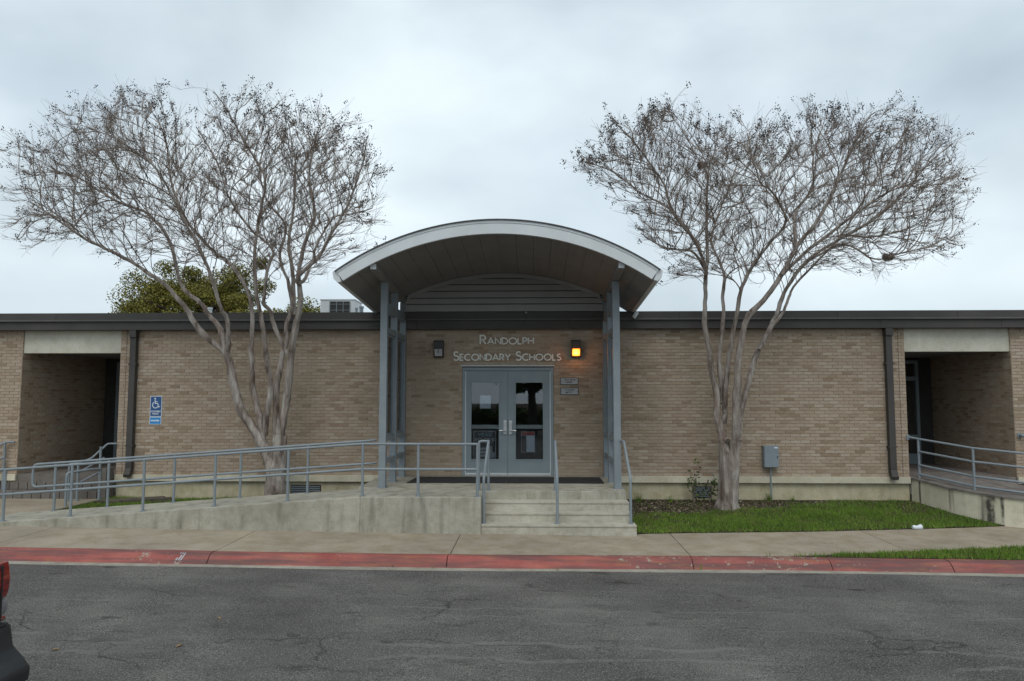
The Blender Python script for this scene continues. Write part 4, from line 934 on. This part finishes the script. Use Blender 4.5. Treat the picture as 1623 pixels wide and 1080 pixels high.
LIMBS_A=[
 ( [(-4.67,-1.0,0.05),(-4.67,-1.0,0.3),(-4.68,-1.0,0.6),(-4.71,-1.0,0.91),(-4.82,-1.0,1.13),(-4.92,-1.0,1.34)] , 0.21 , 0.1 ),
 ( [(-4.64,-1.0,0.05),(-4.64,-1.0,0.3),(-4.62,-1.01,0.6),(-4.59,-1.02,0.91),(-4.54,-1.04,1.22),(-4.52,-1.05,1.53)] , 0.2 , 0.11 ),
 ( [(-4.82,-1.0,1.13),(-4.93,-0.99,1.31),(-5.16,-0.97,1.67),(-5.46,-0.95,2.23),(-5.6,-0.92,2.71),(-5.76,-0.9,3.18)] , 0.1 , 0.075 ),
 ( [(-5.76,-0.9,3.18),(-6.22,-0.98,3.57),(-6.44,-1.09,3.96),(-6.76,-1.21,4.39),(-7.21,-1.34,4.78),(-7.73,-1.47,5.1),(-8.3,-1.61,5.36),(-8.71,-1.75,5.67),(-9.21,-1.9,6.02)] , 0.065 , 0.012 ),
 ( [(-5.76,-0.9,3.18),(-5.92,-0.85,3.64),(-6.18,-0.78,3.95),(-6.41,-0.71,4.22),(-6.84,-0.63,4.63),(-7.12,-0.55,5.47),(-7.5,-0.47,5.97),(-7.92,-0.38,6.26),(-8.63,-0.29,6.56),(-9.36,-0.2,7.02),(-10.13,-0.1,7.22)] , 0.06 , 0.01 ),
 ( [(-5.76,-0.9,3.18),(-5.66,-1.0,3.4),(-5.64,-1.13,3.82),(-5.75,-1.28,4.15),(-5.93,-1.43,4.82),(-6.11,-1.6,5.25),(-6.34,-1.77,5.79),(-6.51,-1.94,6.23),(-6.82,-2.12,6.74),(-7.25,-2.31,7.06),(-7.84,-2.5,7.29)] , 0.05 , 0.01 ),
 ( [(-4.78,-0.95,1.09),(-4.9,-0.92,1.38),(-5.02,-0.89,1.89),(-5.17,-0.85,2.32),(-5.26,-0.8,2.88),(-5.29,-0.76,3.55),(-5.36,-0.71,4.22),(-5.71,-0.66,4.87),(-6.3,-0.61,5.4),(-6.82,-0.56,5.99),(-7.2,-0.51,6.85),(-7.36,-0.45,7.68),(-7.73,-0.4,8.4)] , 0.08 , 0.01 ),
 ( [(-4.94,-0.9,1.53),(-4.9,-0.93,1.84),(-4.82,-0.96,2.32),(-4.9,-1.01,3.09),(-4.98,-1.05,3.74),(-5.05,-1.09,4.17),(-5.12,-1.14,4.89),(-5.07,-1.19,5.83),(-4.92,-1.24,6.61),(-5.32,-1.29,7.36),(-5.66,-1.35,8.0),(-5.96,-1.4,8.4)] , 0.07 , 0.01 ),
 ( [(-4.62,-1.0,1.16),(-4.68,-0.94,1.42),(-4.73,-0.87,2.32),(-4.68,-0.79,2.88),(-4.63,-0.71,3.34),(-4.61,-0.62,3.82),(-4.54,-0.52,4.24),(-4.68,-0.42,4.65),(-4.91,-0.32,5.3),(-4.86,-0.22,5.95),(-5.28,-0.12,6.52),(-5.5,-0.01,7.32),(-5.34,0.1,8.24)] , 0.075 , 0.01 ),
 ( [(-4.52,-1.05,1.22),(-4.51,-1.09,1.76),(-4.39,-1.14,2.32),(-4.32,-1.2,2.95),(-4.23,-1.27,3.63),(-4.1,-1.33,4.13),(-4.15,-1.4,4.65),(-4.03,-1.47,5.26),(-3.82,-1.55,5.93),(-3.91,-1.62,6.69),(-3.71,-1.7,7.54)] , 0.1 , 0.012 ),
 ( [(-4.37,-1.1,3.03),(-4.39,-1.18,3.09),(-4.58,-1.27,3.51),(-4.71,-1.38,3.96),(-4.79,-1.5,4.14),(-4.67,-1.62,4.7),(-4.55,-1.75,5.11),(-4.85,-1.88,5.38),(-5.28,-2.02,6.0),(-5.53,-2.16,6.72),(-5.86,-2.3,7.34)] , 0.05 , 0.01 ),
 ( [(-4.13,-1.4,4.5),(-4.11,-1.52,4.63),(-3.72,-1.67,4.93),(-3.4,-1.84,5.38),(-3.03,-2.01,5.99),(-2.76,-2.2,6.59),(-2.59,-2.4,7.1)] , 0.05 , 0.01 ),
 ( [(-4.13,-1.4,4.5),(-4.0,-1.21,4.84),(-3.96,-0.97,5.34),(-3.66,-0.7,5.99),(-3.33,-0.41,6.13),(-3.0,-0.1,6.34)] , 0.035 , 0.01 ),
 ( [(-4.52,-0.5,3.98),(-4.63,-0.34,4.93),(-4.77,-0.13,5.76),(-4.76,0.1,6.63),(-4.86,0.34,7.53),(-5.08,0.6,8.42)] , 0.05 , 0.01 ),
]
LIMBS_B=[
 ( [(4.2,-0.85,0.04),(4.22,-0.85,0.31),(4.22,-0.84,0.62),(4.21,-0.84,0.98),(4.2,-0.83,1.42)] , 0.165 , 0.1 ),
 ( [(4.28,-0.85,0.04),(4.3,-0.86,0.31),(4.32,-0.87,0.62),(4.36,-0.88,0.99),(4.42,-0.89,1.43)] , 0.15 , 0.1 ),
 ( [(4.2,-0.85,1.17),(4.2,-0.82,1.42),(4.11,-0.79,1.93),(4.09,-0.76,2.44),(4.0,-0.72,2.96),(3.94,-0.68,3.66),(3.94,-0.63,4.19),(3.98,-0.59,4.73),(4.03,-0.54,5.48),(4.02,-0.5,6.04),(4.07,-0.45,6.69),(4.19,-0.4,7.25),(4.32,-0.35,7.9)] , 0.085 , 0.01 ),
 ( [(3.96,-0.65,4.71),(3.91,-0.77,4.86),(3.71,-0.92,5.4),(3.34,-1.08,5.78),(3.05,-1.26,6.36),(2.78,-1.45,6.77),(2.37,-1.65,7.22),(1.95,-1.85,7.6)] , 0.04 , 0.01 ),
 ( [(3.83,-0.75,5.21),(3.78,-0.59,5.48),(3.32,-0.38,6.18),(2.82,-0.15,6.56),(2.2,0.09,7.15),(1.55,0.35,7.47)] , 0.035 , 0.01 ),
 ( [(3.95,-0.65,4.84),(3.66,-0.99,5.16),(3.2,-1.43,5.14),(2.75,-1.92,5.16),(2.39,-2.45,5.22)] , 0.03 , 0.008 ),
 ( [(4.2,-0.8,2.15),(4.2,-0.72,2.48),(4.2,-0.62,3.05),(4.31,-0.51,3.77),(4.37,-0.38,4.22),(4.43,-0.26,4.73),(4.37,-0.12,5.18),(4.25,0.01,5.66),(4.52,0.16,6.42),(4.79,0.3,7.03),(5.06,0.45,7.81)] , 0.055 , 0.01 ),
 ( [(4.22,-0.77,1.78),(4.21,-0.85,2.02),(4.26,-0.95,2.74),(4.33,-1.06,3.29),(4.4,-1.18,3.87),(4.5,-1.31,4.41),(4.77,-1.44,4.93),(5.03,-1.57,5.3),(5.23,-1.71,5.61),(4.96,-1.85,6.12),(4.64,-2.0,6.33),(4.43,-2.15,7.16)] , 0.06 , 0.01 ),
 ( [(4.4,-0.89,1.23),(4.41,-0.93,1.43),(4.41,-0.98,2.11),(4.42,-1.04,2.61),(4.5,-1.1,3.24),(4.61,-1.16,3.79),(4.91,-1.23,4.16),(5.24,-1.3,4.61),(5.54,-1.37,5.15),(5.86,-1.44,5.57),(6.15,-1.52,6.11),(6.42,-1.59,6.69),(6.65,-1.67,7.31),(6.97,-1.75,7.69)] , 0.09 , 0.012 ),
 ( [(5.45,-1.35,5.02),(5.61,-1.15,5.19),(5.68,-0.88,5.92),(6.15,-0.59,6.52),(6.34,-0.28,7.27),(6.72,0.05,8.22)] , 0.045 , 0.01 ),
 ( [(4.46,-0.91,1.42),(4.51,-0.87,1.6),(4.57,-0.82,2.02),(4.78,-0.76,2.74),(4.97,-0.7,3.23),(5.22,-0.64,3.66),(5.4,-0.57,4.0),(5.62,-0.5,4.53),(6.22,-0.43,5.18),(6.9,-0.36,5.61),(7.47,-0.28,5.94),(8.16,-0.21,6.51),(8.75,-0.13,7.13),(9.35,-0.05,7.64)] , 0.075 , 0.012 ),
 ( [(6.05,-0.55,5.04),(6.1,-0.77,5.11),(6.6,-1.05,5.26),(7.04,-1.36,4.93),(7.47,-1.7,5.02),(7.9,-2.05,5.04)] , 0.03 , 0.008 ),
 ( [(6.74,-0.45,5.51),(6.94,-0.24,5.64),(7.7,0.03,5.69),(8.67,0.33,5.97),(9.69,0.65,6.68)] , 0.03 , 0.008 ),
 ( [(4.93,-0.85,3.22),(5.12,-0.74,3.54),(5.49,-0.6,3.93),(5.68,-0.45,4.34),(5.9,-0.28,4.63),(6.61,-0.11,5.32),(7.37,0.07,6.3),(8.17,0.26,7.46),(8.7,0.45,8.22)] , 0.04 , 0.01 ),
 ( [(5.26,-1.35,4.64),(5.8,-1.58,5.15),(6.28,-1.87,5.56),(6.84,-2.2,5.95),(7.24,-2.55,6.08)] , 0.04 , 0.01 ),
]
CROWN_A = [(-10.51,7.43),(-10.19,6.42),(-10.0,5.3),(-9.02,5.43),(-8.08,5.0),(-6.64,4.7),(-5.47,4.5),(-4.57,4.43),(-3.8,4.37),(-3.3,4.94),(-2.79,5.46),(-2.61,6.23),(-2.53,7.02),(-2.69,7.48),(-3.16,7.97),(-4.01,8.25),(-4.79,8.3),(-5.32,8.44),(-6.05,8.51),(-6.29,7.71),(-6.62,7.78),(-6.83,8.26),(-7.24,8.6),(-7.84,8.74),(-8.37,8.54),(-9.29,8.31),(-9.46,7.68),(-10.05,7.56)]
CROWN_B = [(1.27,7.08),(1.68,6.63),(2.43,6.1),(2.62,5.52),(2.93,5.06),(3.42,4.55),(3.92,4.36),(4.92,4.29),(5.55,4.54),(6.55,4.76),(7.29,4.66),(8.04,4.84),(8.67,5.06),(9.03,5.41),(9.22,6.3),(9.31,6.97),(8.84,7.56),(8.3,7.94),(7.43,8.21),(6.54,8.31),(5.77,7.92),(5.01,7.88),(4.57,8.02),(4.12,7.85),(3.67,7.92),(3.23,8.39),(2.85,8.26),(2.14,8.01),(1.68,7.35)]

crape_myrtle('tall bare tree standing between the ramp and the wall left of the canopy', LIMBS_A, CROWN_A, -1.0, (-4.66, -1.0, .1), 5)
crape_myrtle('tall bare tree standing on the lawn right of the canopy', LIMBS_B, CROWN_B, -.85, (4.42, -.85, .1), 9)
def nest(c, r, label, seed):
    rng = np.random.default_rng(seed); a, b = [], []
    for _ in range(260):
        th = rng.uniform(0, 6.28); el = rng.uniform(-1, .45); q = np.array([math.cos(th)*math.sqrt(1-el*el*.8), math.sin(th)*math.sqrt(1-el*el*.8), el*.75])*r*rng.uniform(.6, 1); d = np.cross(q, rng.normal(0, 1, 3)); d /= np.linalg.norm(d); a.append(np.array(c)+q-d*r*.5); b.append(np.array(c)+q+d*r*.5)
    tag(link('bird_nest', seg_mesh('bird_nest', a, b, [.004]*260, [.003]*260, 3), M['twig']), label, 'nest', 'nests in the right tree')
kh = MB(); kh.tube([(4.235, -.88, 1.44), (4.245, -.945, 1.442), (4.247, -.958, 1.442)], [.062, .052, .040], 12)
TB = [o for o in bpy.data.objects if o.get('category') == 'tree' and 'lawn right' in o['label']][0]
kh.build('pruning_knot', M['bark'], TB, smooth=True); MB().tube([(4.247, -.956, 1.442), (4.248, -.962, 1.442)], .034, 12).build('knot_hole', M['dark_joint'], TB)
MB().tube([(4.285, -.935, 1.00), (4.295, -.925, 1.16), (4.315, -.90, 1.36)], [.006, .018, .010], 8).build('bark_cleft', M['dark_joint'], TB)
nest((3.95, -.55, 7.08), .10, 'round bird nest high in the upper left of the right tree', 1); nest((7.45, -1.0, 5.05), .11, 'bird nest low on the right side of the right tree', 2)

def leafy_tree(name, label, base, trunk_h, centre, size, nclump, nleaf, mat, seed, leaf=.12, group=None):
    rng = np.random.default_rng(seed); t = thing(name, base, label, 'tree', group); b = np.array(base, float); c = np.array(centre, float); size = np.array(size, float)
    mb = MB(); mb.tube([b.tolist(), (b+(c-b)*.25+np.array([.1, 0, 0])).tolist(), (b+(c-b)*.5).tolist(), (c-np.array([0, 0, size[2]*.25])).tolist()], [.38, .30, .25, .12], 10)
    cl = []
    for i in range(nclump):
        d = rng.normal(0, 1, 3); d /= np.linalg.norm(d); d[2] = abs(d[2])*1.0-.35 if rng.random() < .8 else d[2]; p = c+d*size*rng.uniform(.45, 1.12); cl.append((p, rng.uniform(.40, 1.05)))
        s = b+(c-b)*rng.uniform(.45, .95); m = (s+p)/2+np.array([0, 0, .25])
        if i % 2 == 0: mb.tube([s.tolist(), m.tolist(), p.tolist()], [.12, .07, .02], 6)
    mb.build('trunk', M['oak_bark'], t, smooth=True); V = []
    for p, r in cl:
        k = nleaf; q = rng.normal(0, 1, (k, 3)); q /= np.linalg.norm(q, axis=1)[:, None]; q = p+q*(rng.random((k, 1))**.45)*r*np.array([1.1, 1.1, .75])
        a = rng.normal(0, 1, (k, 3)); a /= np.linalg.norm(a, axis=1)[:, None]; e = np.cross(a, rng.normal(0, 1, (k, 3))); e /= np.linalg.norm(e, axis=1)[:, None]; l = leaf*rng.uniform(.6, 1.3, (k, 1))
        V.append(np.stack([q-a*l, q+e*l*.5, q+a*l, q-a*l, q+a*l, q-e*l*.5], 1).reshape(-1, 3))
    V = np.concatenate(V); n = len(V)//6; me = bpy.data.meshes.new('crown'); vv = V.reshape(n, 6, 3)[:, [0, 1, 2, 5]].reshape(-1, 3)
    me.vertices.add(n*4); me.vertices.foreach_set('co', vv.astype(np.float32).ravel()); me.loops.add(n*4); me.loops.foreach_set('vertex_index', np.arange(n*4, dtype=np.int32)); me.polygons.add(n)
    me.polygons.foreach_set('loop_start', np.arange(0, n*4, 4, dtype=np.int32)); me.polygons.foreach_set('loop_total', np.full(n, 4, dtype=np.int32)); me.update(calc_edges=True)
    link('crown', me, mat, t); return t
leafy_tree('evergreen_tree', 'broad olive green tree behind the roof left of the canopy', (-15.8, 20, -.6), 3, (-15.9, 20, 6.4), (4.5, 3.2, 3.3), 96, 900, M['oak_leaf'], 21, .055, 'green trees behind the school')
leafy_tree('evergreen_tree', 'small yellow green tree showing behind the roof at the left bare trunk', (-11.9, 23, -.6), 3, (-11.7, 23, 5.8), (1.9, 1.8, 1.9), 30, 560, M['yellow_leaf'], 22, .07, 'green trees behind the school')
# trees across the street, seen mirrored in the glass doors
leafy_tree('street_tree', 'dark tree across the street mirrored in the right door glass', (.3, -33, -.4), 3, (.3, -33, 4.9), (2.4, 2.4, 2.2), 44, 220, M['shrub_leaf'], 31, .16, 'trees mirrored in the door glass')
leafy_tree('street_tree', 'dark tree across the street mirrored in the left door glass', (-5.6, -33, -.4), 3, (-4.2, -33, 5.2), (2.6, 2.4, 2.0), 32, 180, M['shrub_leaf'], 32, .16, 'trees mirrored in the door glass')

def hedge():
    rng = np.random.default_rng(40); n = 9000; t = thing('hedge', (0, -41, -.4), 'long dark hedge across the street mirrored in the door glass', 'hedge'); box(-16, 16, -41.6, -40.6, -.5, 1.1).build('branch_core', M['oak_bark'], t)
    q = np.c_[rng.uniform(-16, 16, n), rng.uniform(-41.9, -40.2, n), rng.uniform(-.3, 1.3, n)+.25*np.sin(rng.uniform(-16, 16, n))]; a = rng.normal(0, .16, (n, 3)); e = rng.normal(0, .16, (n, 3))
    link('foliage', tri_mesh('foliage', np.stack([q-a, q+e, q+a], 1).reshape(-1, 3)), M['shrub_leaf'], t)
hedge()

# ------------------------------------------------------------------ small plants, litter, leaves
def shrub(base, stems, label, seed, leafn=26):
    rng = np.random.default_rng(seed); t = thing('shrub', base, label, 'shrub', 'young shrubs by the right tree'); mb = MB(); V = []
    for (dx, dy, h) in stems:
        b = np.array(base); m = b+np.array([dx*.4, dy*.4, h*.5]); e = b+np.array([dx, dy, h]); mb.tube([b.tolist(), m.tolist(), e.tolist()], [.009, .007, .003], 6)
        for k in range(leafn):
            tt = rng.uniform(.35, 1.02); p = b+(e-b)*tt+rng.normal(0, .055, 3); a = rng.normal(0, 1, 3); a /= np.linalg.norm(a); w = np.cross(a, rng.normal(0, 1, 3)); w /= np.linalg.norm(w); l = rng.uniform(.028, .05)
            V += [p-a*l, p+w*l*.5, p+a*l, p-a*l, p+a*l, p-w*l*.5]
    mb.build('stem', M['twig'], t); link('foliage', tri_mesh('foliage', np.array(V)), M['shrub_leaf'], t); return t
shrub((3.70, -.30, .14), [(.10, 0, .85), (-.06, .02, .60), (.02, -.05, .5), (.16, 0, .22)], 'taller young leafy shrub against the sill left of the right tree', 1)
shrub((4.02, -.28, .14), [(.10, 0, .50), (-.02, .02, .42), (.16, .0, .40)], 'shorter young leafy shrub half behind the right tree trunk', 2, 22)
def tuft(base, h, n, label, seed):
    rng = np.random.default_rng(seed); V = []
    for _ in range(n):
        a = rng.uniform(0, 6.28); l = rng.uniform(.4, 1)*h; d = np.array([math.cos(a), math.sin(a), 0]); s = np.array([-d[1], d[0], 0])*.006; b = np.array(base)+rng.normal(0, .03, 3)*np.array([1, 1, 0]); m = b+d*l*.25+np.array([0, 0, l*.7]); e = b+d*l*.7+np.array([0, 0, l*.85]); V += [b-s, b+s, m, m-s*.7, m+s*.7, e]
    tag(link('grass_tuft', tri_mesh('grass_tuft', np.array(V)), M['grass']), label, 'grass tuft', 'tall tufts at the foot of the wall')
tuft((5.28, -.12, .15), .22, 70, 'tall grass tuft under the electrical cabinet', 1); tuft((2.60, -.22, .12), .26, 70, 'tall grass tuft beside the right edge of the steps', 2); tuft((3.25, -.2, .13), .2, 50, 'tall grass tuft between the steps and the shrubs', 3); tuft((5.75, -.12, .15), .15, 40, 'low grass tuft right of the electrical cabinet', 4)
cup = thing('paper_cup', (7.16, -2.27, 0), 'crushed white paper cup lying at the lawn edge near the boarded ramp', 'litter')
cp = MB(); cz_ = walk_z(7.16, -2.27)+.035
ring = [(0, .030), (.02, .038), (.07, .043), (.125, .048), (.13, .050)]
cp.tube([(7.08+d*1.2, -2.28+d*.25, cz_+.004*math.sin(d*60)) for d, r in ring], [r*(.9+.12*math.sin(k*2.3)) for k, (d, r) in enumerate(ring)], 14, False)
cp.add([(7.081+.0, -2.28+.03*math.cos(a), cz_+.028*math.sin(a)) for a in [i*math.pi/6 for i in range(12)]], [tuple(range(12))]); cp.build('cup_wall', M['sign_white'], cup, smooth=True)
MB().tube([(7.08+.130*1.2, -2.28+.130*.25, cz_), (7.08+.136*1.2, -2.28+.136*.25, cz_)], .051, 14, False).build('rim', M['sign_white'], cup, smooth=True)
M['dry_leaf'] = simple('dry_leaf', (.19, .13, .065), .9, var=.3, scale=30)
for k, (x, y, a, lab) in enumerate(((-3.93, -8.80, .2, 'curled dry leaf on the road beside the dark truck'), (-2.86, -8.62, 1.1, 'dry tan leaf on the road in the lower left'), (-2.86, -7.74, 2.2, 'small dry leaf on the road below the white kerb mark'), (-.95, -5.22, .6, 'dry leaf in the gutter at the middle kerb joint'), (-1.5, -5.2, 2.6, 'dry leaf in the gutter left of the middle kerb joint'), (.78, -5.24, 1.9, 'dry leaf in the gutter below the stair handrail'))):
    z = gs(x)-.112; l = .042 if k < 3 else .028; d = Vector((math.cos(a), math.sin(a), 0)); e = Vector((-d.y, d.x, 0)); c = Vector((x, y, z))
    P = [c-d*l, c-d*l*.3+e*l*.4+Vector((0, 0, .012)), c+d*l*.5+e*l*.3+Vector((0, 0, .016)), c+d*l, c+d*l*.5-e*l*.3+Vector((0, 0, .014)), c-d*l*.3-e*l*.4+Vector((0, 0, .010)), c+Vector((0, 0, .004))]
    tag(MB().add(P, [(0, 6, 1), (1, 6, 2), (2, 6, 3), (3, 6, 4), (4, 6, 5), (5, 6, 0)]).build('fallen_leaf', M['dry_leaf']), lab, 'leaf', 'dry leaves on the road')

# ------------------------------------------------------------------ dark pickup truck parked at the left edge
tk = thing('pickup_truck', (-5.6, -11.35, -.07), 'dark pickup truck with red tail light cut off by the left picture edge', 'truck')
M['truck_paint'] = simple('dark_truck_paint', (.012, .013, .015), .22, var=.1, scale=2, spec=.6); M['truck_trim'] = simple('black_bumper_plastic', (.018, .019, .021), .42, var=.15, scale=9)
def red_lens():
    m = Mat('red_tail_lens'); m.color(m.ramp(m.noise(14, 2, .5, (1, 1, 2)), (.35, (.14, .008, .007)), (.65, (.28, .020, .014)))).set(.12, 0, .6); m.b.inputs['Coat Weight'].default_value = .6; return m.m
M['red_lens'] = red_lens(); M['clear_lens'] = simple('clear_reverse_lens', (.20, .19, .195), .15); M['tyre'] = simple('tyre_rubber', (.02, .02, .02), .9); M['truck_glass'] = simple('dark_window', (.01, .012, .014), .06, spec=.8)
ty0, ty1, G = -12.30, -10.42, -.075
def yz_loft(name, secs, mat, parent=tk, bevel=.02):
    """cross-sections (x, [(y,z)...]) joined along x"""
    mb = MB(); n = len(secs[0][1])
    for x, s in secs: mb.v += [(x, y, z) for y, z in s]
    for i in range(len(secs)-1):
        for j in range(n): mb.f.append((i*n+j, i*n+(j+1) % n, (i+1)*n+(j+1) % n, (i+1)*n+j))
    mb.f += [tuple(range(n))[::-1], tuple(range((len(secs)-1)*n, len(secs)*n))]; return mb.build(name, mat, parent, smooth=True, bevel=bevel)
def sec(w0, w1, zb, zt, r=.10):
    yc = (ty0+ty1)/2; a, b = w0/2, w1/2
    return [(yc-a, zb), (yc+a, zb), (yc+a, zb+.25), (yc+a, zt-.30), (yc+b, zt-r), (yc+b-r, zt), (yc-b+r, zt), (yc-b, zt-r), (yc-a, zt-.30), (yc-a, zb+.25)]
yz_loft('bed_body', [(-8.6, sec(1.72, 1.66, G+.45, G+1.08)), (-8.3, sec(1.88, 1.82, G+.40, G+1.15)), (-6.9, sec(1.88, 1.84, G+.36, G+1.20)), (-3.45, sec(1.88, 1.82, G+.42, G+1.245)), (-3.30, sec(1.82, 1.76, G+.50, G+1.23))], M['truck_paint'])
yz_loft('cab', [(-7.6, sec(1.60, 1.40, G+1.15, G+1.22)), (-6.9, sec(1.62, 1.36, G+1.15, G+1.80)), (-5.6, sec(1.62, 1.36, G+1.15, G+1.84)), (-5.25, sec(1.60, 1.40, G+1.15, G+1.24))], M['truck_paint'])
box(-6.95, -5.6, ty0+.10, ty1-.10, G+1.34, G+1.66).build('side_window', M['truck_glass'], tk)
bp = MB().prism([(-3.34, G+.36), (-3.16, G+.33), (-3.075, G+.37), (-3.07, G+.455), (-3.12, G+.52), (-3.20, G+.60), (-3.225, G+.74), (-3.26, G+.765), (-3.34, G+.765)], 'y', ty0-.01, ty1+.02)
bp.build('rear_bumper', M['truck_trim'], tk, smooth=True, bevel=.02)
box(-3.30, -3.262, ty0+.30, ty1-.30, G+.78, G+1.20).build('tailgate', M['truck_paint'], tk, bevel=.012)
for s in (0, 1):
    a, b = (ty1-.17, ty1+.004) if s else (ty0-.004, ty0+.17)
    def lens(z0, z1, x1, name, mat): 
        n = 5; pts = [(-3.40, z0)]+[(x1-.02*abs(2*i/n-1)**2, z0+(z1-z0)*i/n) for i in range(n+1)]+[(-3.40, z1)]
        return MB().prism(pts, 'y', a, b).build(name, mat, tk, smooth=True, bevel=.012)
    lens(G+.935, G+1.185, -3.236, 'tail_light', M['red_lens']); lens(G+.815, G+.933, -3.245, 'reverse_light', M['clear_lens']); lens(G+.772, G+.813, -3.252, 'reflector', M['red_lens'])
    box(-3.25, -3.2325, (a+b)/2-.006, (a+b)/2+.006, G+.80, G+1.17).build('lens_rib', M['truck_trim'], tk)
box(-3.262, -3.2245, ty0+.02, ty1-.02, G+.752, G+.762).build('bumper_step_pad', M['tyre'], tk)
for x in (-4.35, -7.75):
    for y0, y1 in ((ty0+.02, ty0+.26), (ty1-.26, ty1-.02)):
        w = MB().tube([(x, y0, G+.37), (x, y0+.03, G+.37), (x, y1-.03, G+.37), (x, y1, G+.37)], [.33, .37, .37, .33], 28).build('wheel', M['tyre'], tk, smooth=True)
        o = y0-.006 if y0 < -11.4 else y1+.001; MB().tube([(x, o, G+.37), (x, o+.006, G+.37)], .22, 20).build('rim', M['steel'], w)
